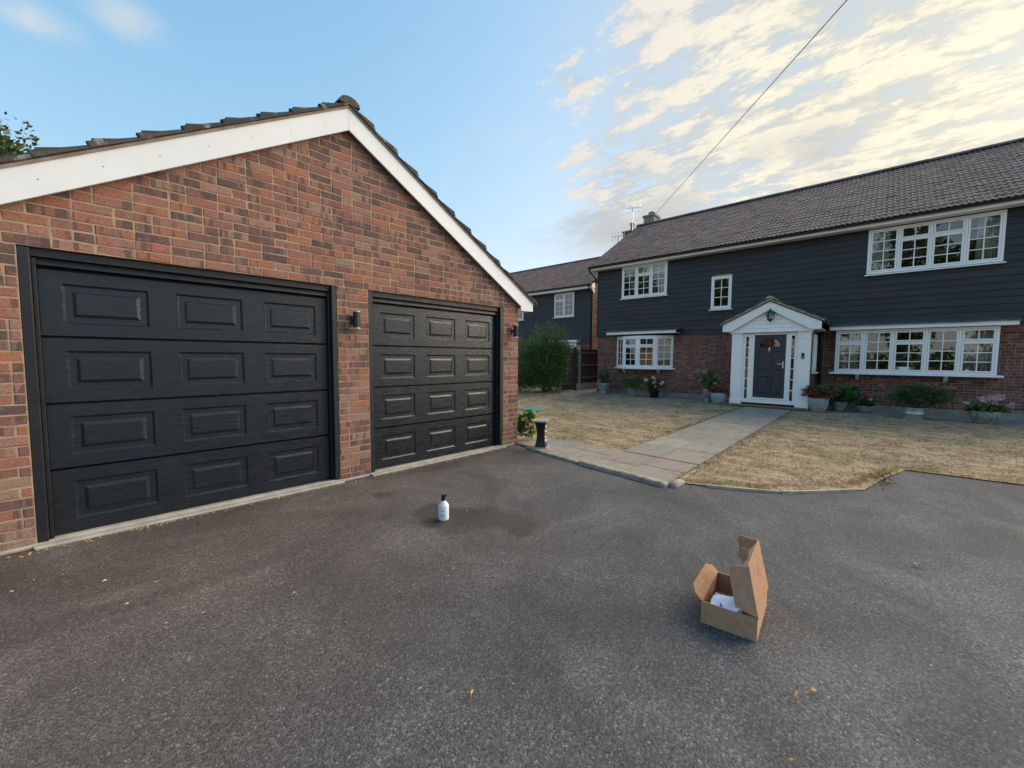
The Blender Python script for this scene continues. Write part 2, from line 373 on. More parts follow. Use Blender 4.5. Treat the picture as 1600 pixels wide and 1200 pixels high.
def grass_mat(name, ground=False):
    t = NT(name); p = t.pos(); sx = t.n('ShaderNodeSeparateXYZ'); t.L.new(p, sx.inputs[0])
    na = t.noise(t.pos((1, .5, 1)), 1.1, 5, .6, .5); nb = t.noise(t.pos((1, .5, 1)), 4.2, 4, .62, .4); nc = t.noise(t.pos((1, .55, 1)), 11, 4, .65, .3)
    c = t.mix(t.ss(nb, .42, .57), (.40, .30, .185), (.27, .175, .115))
    c = t.mix(t.ss(nc, .50, .68), c, (.52, .43, .29))
    c = t.mix(t.m('MULTIPLY', t.ss(t.m('ADD', t.m('MULTIPLY', na, .65), t.m('MULTIPLY', nc, .35)), .50, .60), .75), c, (.20, .185, .095))
    c = t.mix(t.m('MULTIPLY', t.ss(t.m('ADD', t.m('MULTIPLY', nb, .5), t.m('MULTIPLY', t.noise(t.pos((1, .55, 1), (0, 0, .4)), 6, 4, .6), .5)), .555, .63), .85), c, (.115, .135, .058))
    if not ground:
        r = t.n('ShaderNodeNewGeometry').outputs['Random Per Island']
        c = t.mix(1., c, t.ramp(r, [(0, (.95, .93, .90)), (.5, (1.15, 1.14, 1.1)), (1., (1.38, 1.34, 1.25))]), 'MULTIPLY')
        c = t.mix(t.m('MULTIPLY', t.ss(r, .95, .96), .5), c, (.16, .18, .08))
    else:
        c = t.mix(t.m('MULTIPLY', t.ss(t.noise(p, 35, 4, .7), .45, .66), .5), c, (.20, .15, .09)); t.bump(t.noise(p, 60, 4, .7), .4, .012)
    M[name] = t.fin(c, .9, .2)
    if not ground:
        tr = t.n('ShaderNodeBsdfTranslucent'); t.put(tr.inputs[0], c); mx = t.n('ShaderNodeMixShader'); mx.inputs[0].default_value = .5
        t.L.new(t.b.outputs[0], mx.inputs[1]); t.L.new(tr.outputs[0], mx.inputs[2]); t.L.new(mx.outputs[0], t.out.inputs[0])
grass_mat('lawn_soil', True); grass_mat('lawn_blades')
def leaf_mat(name, stops, rough=.5, trans=.25):
    t = NT(name); r = t.n('ShaderNodeNewGeometry').outputs['Random Per Island']
    c = t.ramp(r, stops); c = t.mix(t.ss(t.noise(t.pos(), 5, 3), .35, .7), t.mix(.25, c, (.01, .015, .005)), c)
    t.b.inputs['Base Color'].default_value = (0, 0, 0, 1)
    t.put(t.b.inputs['Base Color'], c); t.b.inputs['Roughness'].default_value = rough; t.b.inputs['Specular IOR Level'].default_value = .35
    tr = t.n('ShaderNodeBsdfTranslucent'); t.put(tr.inputs[0], t.mix(1., c, (1.1, 1.25, .5), 'MULTIPLY'))
    mx = t.n('ShaderNodeMixShader'); mx.inputs[0].default_value = trans; t.L.new(t.b.outputs[0], mx.inputs[1]); t.L.new(tr.outputs[0], mx.inputs[2]); t.L.new(mx.outputs[0], t.out.inputs[0])
    M[name] = t.mat
leaf_mat('leaf_hedge', [(0, (.04, .085, .03)), (.5, (.085, .16, .055)), (.85, (.13, .215, .075)), (1, (.19, .28, .10))])
leaf_mat('leaf_dark', [(0, (.028, .058, .024)), (.6, (.055, .105, .04)), (1, (.10, .16, .065))])
leaf_mat('leaf_mid', [(0, (.05, .095, .03)), (.6, (.095, .165, .05)), (1, (.15, .22, .08))])
leaf_mat('leaf_hosta', [(0, (.03, .10, .03)), (.6, (.06, .17, .05)), (1, (.10, .22, .07))], .4)
leaf_mat('leaf_brown', [(0, (.10, .03, .02)), (.4, (.17, .06, .03)), (.8, (.24, .10, .05)), (1, (.13, .12, .04))])
leaf_mat('leaf_tree', [(0, (.03, .05, .018)), (.6, (.065, .095, .03)), (1, (.11, .13, .05))])
def petal(name, col): leaf_mat(name, [(0, tuple(x * .7 for x in col)), (1, tuple(min(.95, x * 1.1) for x in col))], .6, .3)
petal('petal_white', (.88, .88, .85)); petal('petal_red', (.58, .03, .07)); petal('petal_pink', (.85, .10, .36)); petal('petal_lilac', (.90, .58, .80)); petal('petal_yellow', (.88, .56, .03)); petal('petal_cream', (.62, .62, .45)); petal('petal_rose', (.75, .45, .48))

def painted_door(name, col, rough):
    t = NT(name); p = t.pos((1, 1, 1), (0, 0, 0)); g = t.noise(t.pos((4, 4, 60)), 2.4, 5, .7, .4); sm = t.noise(p, 3.2, 6, .7, .5)
    c = t.mix(t.ss(sm, .45, .75), col, tuple(x * 1.25 for x in col))
    t.bump(g, .75, .0024); M[name] = t.fin(c, t.ss(t.noise(t.pos((3, 3, 22)), 3, 6, .7), .35, .65, rough - .10, rough + .14), .5)
painted_door('door_anthracite', (.012, .0155, .021), .25); painted_door('frame_anthracite', (.011, .012, .015), .42); painted_door('front_door_grey', (.030, .036, .046), .3)
def weatherboard_mat():
    t = NT('weatherboard'); r = t.n('ShaderNodeObjectInfo').outputs['Random']; g = t.noise(t.pos((3, 3, 60)), 2.5, 5, .65)
    c = t.mix(r, (.016, .0165, .022), (.025, .0255, .032)); c = t.mix(t.ss(t.noise(t.pos((.6, .6, 3)), 2, 5), .45, .75), c, (.031, .032, .038))
    t.bump(g, .35, .003); M['weatherboard'] = t.fin(c, .55, .45)
weatherboard_mat()
def tile_mat(name, lo, hi, lich, mode, lf=.62):
    t = NT(name); r = t.n('ShaderNodeObjectInfo').outputs['Random'] if mode == 'object' else t.n('ShaderNodeNewGeometry').outputs['Random Per Island']
    p = t.pos(); c = t.mix(r, lo, hi); f = t.noise(p, 55, 5, .7); c = t.mix(t.ss(f, .35, .7), t.mix(.4, c, (.02, .02, .02)), c)
    c = t.mix(t.m('MULTIPLY', t.ss(t.noise(p, 7, 6, .7), lf, lf + .09), .8), c, lich)
    t.bump(f, .6, .004); M[name] = t.fin(c, .88, .25)
for md, sfx in (('object', ''), ('island', '_mass')):
    tile_mat('tile_house' + sfx, (.17, .122, .116), (.26, .188, .178), (.35, .295, .27), md, .66)
    tile_mat('tile_garage' + sfx, (.075, .062, .052), (.135, .11, .092), (.36, .34, .29), md, .56)
def paving_mat():
    t = NT('paving'); r = t.n('ShaderNodeObjectInfo').outputs['Random']; p = t.pos()
    c = t.ramp(r, [(0, (.27, .235, .185)), (.35, (.31, .265, .20)), (.6, (.25, .225, .20)), (.8, (.29, .225, .185)), (1, (.33, .29, .225))])
    c = t.mix(t.ss(t.noise(t.pos((1, 2.2, 1)), 3.0, 6, .6, .8), .42, .72), c, t.mix(.45, c, (.13, .12, .10)))
    f = t.noise(p, 60, 5, .7); c = t.mix(t.ss(f, .4, .75), c, t.mix(.3, c, (.08, .07, .06))); t.bump(t.m('ADD', f, t.m('MULTIPLY', t.noise(p, 9, 4), 2.)), .5, .005)
    M['paving'] = t.fin(c, .85, .3)
paving_mat()
def glass():
    t = NT('glass'); t.fin((1., 1., 1.), .02, .5)
    t.N.remove(t.b)
    gl = t.n('ShaderNodeBsdfGlossy'); gl.inputs['Roughness'].default_value = .012; gl.inputs['Color'].default_value = (1, 1, 1, 1)
    tr = t.n('ShaderNodeBsdfTransparent'); tr.inputs['Color'].default_value = (.78, .82, .82, 1)
    fr = t.n('ShaderNodeFresnel'); fr.inputs['IOR'].default_value = 1.5
    f = t.m('ADD', t.m('MULTIPLY', fr.outputs[0], 2.1), .03, True)
    nz = t.noise(t.pos((1, 1, 1)), 1.8, 2); bp = t.n('ShaderNodeBump'); bp.inputs['Strength'].default_value = .04; bp.inputs['Distance'].default_value = .02; t.L.new(nz, bp.inputs['Height']); t.L.new(bp.outputs[0], gl.inputs['Normal'])
    mx = t.n('ShaderNodeMixShader'); t.L.new(f, mx.inputs[0]); t.L.new(tr.outputs[0], mx.inputs[1]); t.L.new(gl.outputs[0], mx.inputs[2]); t.L.new(mx.outputs[0], t.out.inputs[0]); M['glass'] = t.mat
glass()

# ------------------------------------------------------------------ brickwork
def brick_variants(L, mat, k=8, jit=.004):
    out = []
    for i in range(k):
        b = MB(); b.cbox(-L / 2, L / 2, 0, .05, -.0325, .0325, .004)
        b.v = [(x + random.uniform(-jit, jit), y + (random.uniform(-.0012, .0016) if y < .01 else 0), z + random.uniform(-jit, jit)) for x, y, z in b.v]
        me = b.mesh('brick'); me.materials.append(mat); out.append(me)
    return out
_bv = {}
def brickwork(parent, x0, x1, z0, z1, holes, y_front, mat, mat_mass, limit, score, clips=(), tops=None):
    """rows of bricks over a rectangle less holes; the `limit` best by score become single objects"""
    cand = []; rows = int(round((z1 - z0) / .075))
    for r in range(rows):
        za = z0 + r * .075 + .005; zb = za + .065; zm = (za + zb) / 2
        for p, q in spans_minus(x0, x1, [(h[0], h[1]) for h in holes if h[2] < zm < h[3]]):
            x = p; first = True
            while x < q - .02:
                L = .215
                if first and r % 2: L = .1025
                elif random.random() < .22: L = .1025
                e = min(x + L, q)
                if q - e < .05: e = q
                xa, xb = (x if first else x), e
                poly = [(xa, za), (xb, za), (xb, zb), (xa, zb)]; cut = False
                for (a, b, c) in clips:
                    np_ = clip(poly, a, b, c)
                    if len(np_) != len(poly) or any(abs(u[0] - w[0]) + abs(u[1] - w[1]) > 1e-6 for u, w in zip(np_, poly)): cut = True
                    poly = np_
                    if len(poly) < 3: break
                if len(poly) >= 3: cand.append((score((xa + xb) / 2, zm) - (1e6 if cut else 0) - (1e3 if xb - xa < .09 else 0), xa, xb, za, zb, poly, cut))
                x = e + .010; first = False
    cand.sort(key=lambda c: -c[0]); mass = MB()
    for i, (sc, xa, xb, za, zb, poly, cut) in enumerate(cand):
        dy = random.uniform(-.0022, .0022)
        if i < limit and not cut:
            L = round(xb - xa, 2); key = (L, mat.name)
            if key not in _bv: _bv[key] = brick_variants(L, mat)
            o = link('brick', random.choice(_bv[key]), None, parent); o.location = ((xa + xb) / 2, y_front + dy, (za + zb) / 2); o.scale = ((xb - xa) / L, 1, 1)
            o.rotation_euler = (0, random.uniform(-.004, .004), random.uniform(-.004, .004))
        elif cut: mass.prism(poly, y_front + dy, y_front + .05)
        else: mass.cbox(xa, xb, y_front + dy, y_front + .05, za, zb, .004)
    if mass.f: tag(mass.build('brickwork', mat_mass, parent), kind='stuff')

# ------------------------------------------------------------------ tiles
def tile_mesh(b, w, l, t, rolls=2, h=.035, seg=5, ox=0, oy=0, oz=0, pitch=0.):
    """one interlocking tile: x across, running up +y with slope `pitch`; front edge at (ox,oy,oz)"""
    prof = []
    for r in range(rolls):
        a0 = r * w / rolls; rw = w / rolls
        prof.append((a0, 0)); prof.append((a0 + rw * .42, 0))
        for k in range(1, seg): 
            u = k / seg; prof.append((a0 + rw * (.42 + .58 * u), h * math.sin(PI * u)))
    prof.append((w, 0)); n = len(prof); c, s = math.cos(pitch), math.sin(pitch); vs = []
    for (yy, zz) in ((0, 0), (l, -t * 1.0)):
        for x, z in prof: vs.append((ox + x, oy + yy * c - (z + zz + t) * s, oz + yy * s + (z + zz + t) * c))
    for x, z in prof: vs.append((ox + x, oy - (z * .75) * s, oz + z * .75 * c))
    fs = [(i, i + 1, n + i + 1, n + i) for i in range(n - 1)] + [(2 * n + i, 2 * n + i + 1, i + 1, i) for i in range(n - 1)]
    fs += [(0, n, 2 * n), (n - 1, 3 * n - 1, 2 * n - 1)]
    b.add(vs, fs)

# ------------------------------------------------------------------ foliage
def leaf_mesh(name, P, size, mat, aspect=.5, outward=None, up=.3, fold=.25, droop=0.):
    n = len(P); size = np.broadcast_to(np.asarray(size, float), (n,)) * RNG.uniform(.6, 1.25, n)
    d = RNG.normal(size=(n, 3)); d /= np.linalg.norm(d, axis=1)[:, None]
    if outward is not None: d = d * .75 + outward * .6
    d[:, 2] += up; d /= np.linalg.norm(d, axis=1)[:, None]               # leaf direction
    q = RNG.normal(size=(n, 3)); s = np.cross(d, q); s /= np.linalg.norm(s, axis=1)[:, None] + 1e-9
    nn = np.cross(s, d); L = size[:, None]
    V = np.empty((n, 4, 3)); V[:, 0] = P; V[:, 1] = P + d * L * .5 + s * L * aspect * .5 + nn * L * fold * .3
    V[:, 2] = P + d * L; V[:, 2, 2] -= droop * size; V[:, 3] = P + d * L * .5 - s * L * aspect * .5 + nn * L * fold * .3
    me = bpy.data.meshes.new(name); b = np.arange(n) * 4
    F = np.stack([np.stack([b, b + 1, b + 2], 1), np.stack([b, b + 2, b + 3], 1)], 1).reshape(-1, 3)
    me.vertices.add(n * 4); me.vertices.foreach_set('co', V.reshape(-1))
    me.loops.add(len(F) * 3); me.loops.foreach_set('vertex_index', F.reshape(-1))
    me.polygons.add(len(F)); me.polygons.foreach_set('loop_start', np.arange(len(F)) * 3); me.polygons.foreach_set('loop_total', np.full(len(F), 3))
    me.update(calc_edges=True); me.materials.append(M[mat] if isinstance(mat, str) else mat); return me
def clump_points(n, c, r, clumps=20, spread=.28, shell=.75, zmin=None):
    """points in clumps spread through an ellipsoid"""
    c = np.array(c, float); r = np.array(r, float)
    k = RNG.normal(size=(clumps, 3)); k /= np.linalg.norm(k, axis=1)[:, None]; rad = RNG.uniform(shell * .55, 1., clumps) ** .6
    k = k * rad[:, None] * (1 - spread * .7); idx = RNG.integers(0, clumps, n); cs = RNG.uniform(.7, 1.25, clumps)
    q = RNG.normal(size=(n, 3)); q /= np.linalg.norm(q, axis=1)[:, None]; q *= (RNG.uniform(0, 1, n) ** .45 * spread * 1.3)[:, None] * cs[idx][:, None]
    p = k[idx] + q; out = p / (np.linalg.norm(p, axis=1)[:, None] + 1e-6); P = c + p * r
    if zmin is not None: P[:, 2] = np.maximum(P[:, 2], zmin + RNG.uniform(0, .06, n))
    return P, out

# ================================================================== GROUND
def flat(name, poly, z, mat, label, cat):
    me = bpy.data.meshes.new(name); me.from_pydata([(x, y, z) for x, y in poly], [], [tuple(range(len(poly)))]); me.update()
    return tag(link(name, me, mat), label, cat, kind='structure')
simple('far_ground', (.14, .12, .07), .95, .3, .2, .4, 20)
flat('ground', [(-400, -400), (400, -400), (400, 400), (-400, 400)], -.03, M['far_ground'], 'dry open ground around the houses', 'ground')
drive_poly = [(-14, -14), (7.45, -14), (7.42, -.95), (7.30, .12), (6.5, .32), (6.32, .36), (5.76, .45), (5.35, .80), (5.14, 1.0), (4.95, 1.3), (4.80, 1.55), (4.62, 1.78), (4.36, 1.80), (4.45, 3.05), (4.62, 4.0), (4.70, 4.6), (4.70, 4.75), (-14, 4.75)]
flat('driveway', drive_poly, 0.0, M['tarmac'], 'old dark grey tarmac driveway with brown patches', 'driveway')
EY = Vector((.9992, .04, 0)); EX = Vector((.04, -.9992, 0))
def pathR(x): return 1.815 + .04 * (x - 4.36)
def pathL(x): return 2.955 + .04 * (x - 5.37)
strip_in = [HP(-.4, .0), HP(13.5, .0)]
strip_edge = [HP(-.9, .55), HP(.5, .80), HP(2.1, 1.22), HP(3.6, 1.30), HP(5.0, 1.72), HP(7.2, 1.72), HP(9.4, 1.52), HP(11.2, 1.52), HP(13.5, 1.5)]
flat('side_path', [tuple(p.xy) for p in [HP(-.9, -6), HP(0, -6), HP(0, -.05), HP(13.5, -.05)] + strip_edge[::-1]], 0.004, M['concrete_path'], 'grey concrete path along the foot of the house wall', 'path')
se = [p.xy for p in strip_edge]
lawn_near = [(5.40, 12.6), (5.38, 4.9), (5.36, 2.97), (12.95, pathL(12.95)), tuple(HP(5.05, 1.6).xy), tuple(HP(3.6, 1.28).xy), tuple(HP(2.1, 1.2).xy), tuple(HP(.5, .78).xy), tuple(HP(-.9, .5).xy), tuple(HP(-1.0, .0).xy), (14.6, 12.6)]
lawn_right = [(4.52, 1.77), (4.63, 1.47), (4.77, 1.18), (4.96, .86), (5.17, .66), (5.68, .25), (6.33, .13), (6.52, .09), (7.12, -.07), (7.22, -1.02), (7.27, -14), (13.4, -14), tuple(HP(13.5, 1.48).xy), tuple(HP(11.2, 1.5).xy), tuple(HP(9.4, 1.5).xy), tuple(HP(7.2, 1.70).xy), (12.98, pathR(12.98)), (4.72, pathR(4.72))]
lawn_objs = []
for nm, poly, lb in (('lawn', lawn_near, 'parched straw lawn between the garage and the bow window'), ('lawn', lawn_right, 'parched straw lawn to the right of the paved path')):
    o = flat(nm, poly, .012, M['lawn_soil'], lb, 'lawn'); lawn_objs.append(o)
def in_poly(x, y, poly):
    r = np.zeros(len(x), bool); n = len(poly)
    for i in range(n):
        x0, y0 = poly[i]; x1, y1 = poly[(i + 1) % n]
        c = ((y0 > y) != (y1 > y)) & (x < (x1 - x0) * (y - y0) / (y1 - y0 + 1e-12) + x0); r ^= c
    return r
def blades(poly, n, name, label, xr, yr):
    x = RNG.uniform(*xr, n * 3); y = RNG.uniform(*yr, n * 3)
    k = in_poly(x, y, poly); x, y = x[k], y[k]
    dd = np.hypot(x, y); keep = RNG.uniform(0, 1, len(x)) < np.clip((7.5 / dd) ** 1.2, .2, 1); x, y = x[keep][:n], y[keep][:n]
    # tufts: pull blades towards a jittered grid so that the sward is uneven
    gx, gy = np.floor(x / .11), np.floor(y / .11); h = np.abs(np.sin(gx * 12.9898 + gy * 78.233) * 43758.5453) % 1
    P = np.stack([x, y, np.full(len(x), .010)], 1)
    me = leaf_mesh(name, P, .020 + .034 * h + .012 * RNG.uniform(0, 1, len(x)), 'lawn_blades', aspect=.16, up=.30, fold=.05, droop=.25)
    tag(link(name, me), label, 'grass', kind='stuff')
blades(lawn_near, 52000, 'grass', 'short dry grass of the lawn beside the garage', (5.36, 14.6), (2.9, 12.6))
blades(lawn_right, 62000, 'grass', 'short dry grass of the lawn in front of the wide bay window', (4.5, 13.6), (-7, 2.2))
# greener fringe along the path edges and longer tufts at the lawn's rim
def fringe(pts, n, w, mat, size, name, label, z=.01):
    P = []
    for _ in range(n):
        i = random.randrange(len(pts) - 1); t = random.random(); a, b = Vector(pts[i]), Vector(pts[i + 1]); p = a.lerp(b, t)
        P.append((p.x + random.gauss(0, w), p.y + random.gauss(0, w), z))
    tag(link(name, leaf_mesh(name, np.array(P), size, mat, aspect=.14, up=.9, droop=.15)), label, 'grass', kind='stuff')
leaf_mat('grass_green', [(0, (.09, .11, .045)), (.5, (.16, .175, .07)), (.8, (.30, .26, .14)), (1, (.42, .35, .21))])
leaf_mat('grass_straw', [(0, (.30, .20, .11)), (.5, (.42, .31, .18)), (1, (.54, .43, .28))])
fringe([(5.5, 2.99), (8, 3.09), (10.5, 3.19), (12.9, 3.29)], 2200, .07, 'grass_green', .04, 'path_grass', 'greener grass fringe along the left edge of the path')
fringe([(4.9, 1.80), (7, 1.88), (9.5, 1.98), (12.8, 2.12)], 1300, .06, 'grass_green', .042, 'path_grass', 'grass fringe along the right edge of the path')
fringe([(4.62, 1.76), (4.76, 1.50), (4.9, 1.25), (5.10, .98), (5.3, .80), (5.8, .40)], 1100, .05, 'grass_straw', .038, 'rim_grass', 'straw coloured tufts at the curved lawn rim')
fringe([(5.8, .38), (6.36, .22), (7.18, .02), (7.28, -1.02), (7.32, -5)], 1500, .045, 'grass_straw', .04, 'rim_grass', 'straw coloured tufts where the tarmac meets the right lawn')

# paving: slabs are parts of the paved path
paved = MB(); paved.slab([(4.36, 1.83), (13.05, pathR(13.05)), (13.05, pathL(13.05)), (5.37, 2.955), (5.37, 5.6), (4.76, 5.6), (4.63, 4.0), (4.46, 3.05)], -.02, .022)
path_o = tag(paved.build('garden_path', M['mortar_house']), 'sandstone slab path from the driveway to the front door', 'path', kind='structure')
def slab_piece(poly, parent, z=.030):
    c = Vector((sum(p[0] for p in poly) / 4, sum(p[1] for p in poly) / 4)); sh = [tuple(Vector(p) + (c - Vector(p)).normalized() * .007) for p in poly]
    b = MB(); n = 4; zt = z + random.uniform(-.003, .003); tilt = [random.uniform(-.002, .002) for _ in range(4)]
    top = [tuple(Vector(p) + (c - Vector(p)).normalized() * .006) for p in sh]
    vs = [(x, y, .0) for x, y in sh] + [(x, y, zt - .005 + tilt[i]) for i, (x, y) in enumerate(sh)] + [(x, y, zt + tilt[i]) for i, (x, y) in enumerate(top)]
    fs = [(i, (i + 1) % 4, 4 + (i + 1) % 4, 4 + i) for i in range(4)] + [(4 + i, 4 + (i + 1) % 4, 8 + (i + 1) % 4, 8 + i) for i in range(4)] + [(8, 9, 10, 11)]
    b.add(vs, fs); return b.build('paving_slab', M['paving'], parent)
x = 5.40
while x < 12.95:
    w = random.choice((.6, .75, .9)); e = min(x + w, 13.05); e = 13.05 if 13.05 - e < .25 else e
    f = random.choice((.42, .5, .58)) if random.random() < .8 else None
    Y = lambda xx, t: pathR(xx) + t * (pathL(xx) - pathR(xx))
    cuts = [0, f, 1] if f else [0, 1]
    for a, b_ in zip(cuts, cuts[1:]): slab_piece([(x, Y(x, a)), (e, Y(e, a)), (e, Y(e, b_)), (x, Y(x, b_))], path_o)
    x = e
def kx(y): return 4.37 + (y - 1.83) * .073 if y < 3.05 else 4.46 + (y - 3.05) * .16
for (ya, yb, splits) in ((1.835, 2.40, (.5,)), (2.40, 2.96, (.36,)), (2.96, 3.62, (.6,)), (3.62, 4.2, (.45,)), (4.2, 4.9, (.55,)), (4.9, 5.55, ())):
    xs = [0, *splits, 1]; X = lambda t, y: kx(min(y, 4.6)) + t * (5.38 - kx(min(y, 4.6)))
    for a, b_ in zip(xs, xs[1:]): slab_piece([(X(a, ya), ya), (X(b_, ya), ya + (.04 if ya < 2 else 0)), (X(b_, yb), yb), (X(a, yb), yb)], path_o)
def kerb(pts, w, h, label):
    b = MB(); prof = [(-w / 2, -.03), (-w / 2, h * .45), (-w * .36, h * .85), (-w * .1, h), (w * .25, h), (w / 2, h * .75), (w / 2, -.03)]
    P = [Vector((*p, 0)) for p in pts]; Q = []
    for i in range(len(P) - 1):
        k = max(2, int((P[i + 1] - P[i]).length / .06))
        for j in range(k): Q.append(P[i].lerp(P[i + 1], j / k))
    Q.append(P[-1]); vs = []; n = len(prof)
    for i, p in enumerate(Q):
        t = (Q[min(i + 1, len(Q) - 1)] - Q[max(i - 1, 0)]).normalized(); nr = Vector((t.y, -t.x, 0)); e = .75 if i in (0, len(Q) - 1) else 1
        for a, z in prof: 
            q = p - nr * (a * (1 + random.uniform(-.10, .10))); vs.append((q.x, q.y, z * e + random.uniform(-.004, .004)))
    fs = [(i * n + k, (i + 1) * n + k, (i + 1) * n + k + 1, i * n + k + 1) for i in range(len(Q) - 1) for k in range(n - 1)]
    fs += [tuple(range(n)), tuple(reversed(range((len(Q) - 1) * n, len(Q) * n)))]
    b.add(vs, fs); o = b.build('kerb', M['kerb_concrete'], None, True); return tag(o, label, 'kerb', 'rounded concrete kerbs of the path')
kerb([(4.30, 1.80), (4.42, 3.04)], .12, .050, 'rounded concrete kerb edging the near end of the paved path')
kerb([(4.43, 3.06), (4.50, 3.6), (4.60, 4.12)], .10, .034, 'lower concrete kerb running towards the garage corner')
kerb([(4.32, 1.76), (4.56, 1.755)], .09, .050, 'short kerb stub at the path corner beside the right lawn')
def edging(pts, label):
    b = MB()
    for i in range(len(pts) - 1):
        a, c = Vector((*pts[i], 0)), Vector((*pts[i + 1], 0)); t = (c - a).normalized(); nr = Vector((-t.y, t.x, 0)) * .014
        vs = [a - nr, c - nr, c + nr, a + nr]; b.add([(v.x, v.y, -.02) for v in vs] + [(v.x, v.y, .027) for v in vs], [(0, 1, 5, 4), (1, 2, 6, 5), (2, 3, 7, 6), (3, 0, 4, 7), (4, 5, 6, 7)])
    tag(b.build('lawn_edging', M['edging_timber']), label, 'edging', 'thin edging strips of the right lawn')
edging([(4.60, 1.50), (4.75, 1.20), (4.935, .875)], 'thin pale edging strip nearest the path corner')
edging([(4.94, .865), (5.15, .675), (5.40, .475), (5.62, .30)], 'thin pale edging strip at the tip of the right lawn')

# ================================================================== GARAGE
GX = 1.993; SL = .592; GPITCH = math.atan(SL)
garage = empty('garage', (GX, YG, 0), 0, 'red brick double garage with two dark panelled doors and white gable boards', 'garage')
WX = 2.7505; OPL = (-2.362, -.133); OPR = (.2164, 2.4147); ZT = 2.175
core = MB()
for p, q, a, b_ in rects_minus(-WX + .004, WX - .004, -.05, ZT, [(OPL[0] + .004, OPL[1] - .004, -1, 9), (OPR[0] + .004, OPR[1] - .004, -1, 9)]): core.box(p, q, .004, .215, a, b_)
zc = 3.93
core.prism([(-WX + .004, ZT), (WX - .004, ZT), (WX - .004, zc - SL * WX), (0, zc), (-WX + .004, zc - SL * WX)], .004, .215)
core.box(-WX, -WX + .2, .216, 5.6, -.05, 2.3); core.box(WX - .2, WX, .216, 5.6, -.05, 2.3); core.box(-WX, WX, 5.4, 5.6, -.05, 2.3)
core.build('wall', M['mortar_sand'], garage)
def gscore(x, z): return -math.hypot(x + GX, YG, z - 1.4)
brickwork(garage, -WX, WX, 0.0, 3.975, [(*OPL, -1, ZT), (*OPR, -1, ZT)], 0.0, M['brick_garage'], M['brick_garage_mass'], 300, gscore, clips=[(SL, 1, zc), (-SL, 1, zc)])
# concrete thresholds
for a, b_ in (OPL, OPR):
    t = MB(); t.cbox(a - .01, b_ + .01, -.075, .3, -.02, .018, .010); t.build('threshold', M['concrete'], garage)
ft = MB(); ft.add([(-WX, -.02, -.01), (WX, -.02, -.01), (WX, .02, -.01), (-WX, .02, -.01), (-WX, -.02, .012), (WX, -.02, .012), (WX, .02, .03), (-WX, .02, .03)], [(0, 1, 5, 4), (4, 5, 6, 7), (1, 2, 6, 5), (3, 0, 4, 7)])
ft.build('footing', M['concrete'], garage)
# doors
def garage_door(o0, o1):
    w = .085; fr = MB()
    for (a, b_, a2, b2) in ((o0 + .003, o0 + .062, o0 + .062, o0 + w), (o1 - .062, o1 - .003, o1 - w, o1 - .062)):
        fr.cbox(a, b_, .006, .30, .0, ZT - .006, .006)
        fr.cbox(min(a2, b2), max(a2, b2), .052, .30, .012, ZT - .07, .004)
    fr.box(o0 + .0635, o1 - .0635, .045, .30, ZT - .062, ZT - .006)
    fr.add([(o0 + w + .001, .078, ZT - .064), (o1 - w - .001, .078, ZT - .064), (o1 - w - .001, .052, ZT - .118), (o0 + w + .001, .052, ZT - .118), (o0 + w + .001, .30, ZT - .064), (o1 - w - .001, .30, ZT - .064), (o1 - w - .001, .30, ZT - .118), (o0 + w + .001, .30, ZT - .118)], [(3, 2, 1, 0), (0, 1, 5, 4), (2, 3, 7, 6), (1, 2, 6, 5), (3, 0, 4, 7)])
    fr.build('door_frame', M['frame_anthracite'], garage)
    l0, l1 = o0 + w + .002, o1 - w - .002; W = l1 - l0; zb, zt = .022, ZT - .132; sh = (zt - zb) / 4
    pw = W * .238; px = [l0 + W * .055, l0 + W * .5 - pw / 2, l1 - W * .055 - pw]
    back = MB(); back.box(l0 - .05, l1 + .05, .16, .19, zb, ZT - .008); back.build('door_backing', M['frame_anthracite'], garage)
    for k in range(4):
        z0 = zb + k * sh + .004; z1 = zb + (k + 1) * sh - .004; pz0, pz1 = z0 + .098, z1 - .098; yf = .10
        holes = [(p, p + pw, pz0, pz1) for p in px]; s = MB()
        for (a, b_, c, d) in rects_minus(l0, l1, z0 + .006, z1 - .006, holes): s.add([(a, yf, c), (b_, yf, c), (b_, yf, d), (a, yf, d)], [(0, 1, 2, 3)])
        for (za, ya, zb2, yb) in ((z1 - .006, yf, z1, yf + .012), (z1, yf + .012, z1, yf + .05), (z0, yf + .012, z0 + .006, yf), (z0, yf + .05, z0, yf + .012)):
            s.add([(l0, ya, za), (l1, ya, za), (l1, yb, zb2), (l0, yb, zb2)], [(0, 1, 2, 3)])
        for xx, fl in ((l0, 0), (l1, 1)): s.add([(xx, yf, z0 + .006), (xx, yf, z1 - .006), (xx, yf + .05, z1 - .006), (xx, yf + .05, z0 + .006)], [(0, 1, 2, 3) if not fl else (3, 2, 1, 0)])
        so_ = s.build('door_section', M['door_anthracite'], garage)
        for p in px:
            b = MB(); rings = [(0, 0.), (.013, .012), (.017, .013), (.052, .013), (.056, .012), (.072, .002), (.076, .001)]; vs = []
            for ins, yy in rings: vs += [(p + ins, yf + yy, pz0 + ins), (p + pw - ins, yf + yy, pz0 + ins), (p + pw - ins, yf + yy, pz1 - ins), (p + ins, yf + yy, pz1 - ins)]
            fs = [(r * 4 + i, r * 4 + (i + 1) % 4, r * 4 + 4 + (i + 1) % 4, r * 4 + 4 + i) for r in range(len(rings) - 1) for i in range(4)]
            fs.append(tuple(len(vs) - 4 + i for i in range(4))); b.add(vs, fs); b.build('door_panel', M['door_anthracite'], so_)
garage_door(*OPL); garage_door(*OPR)
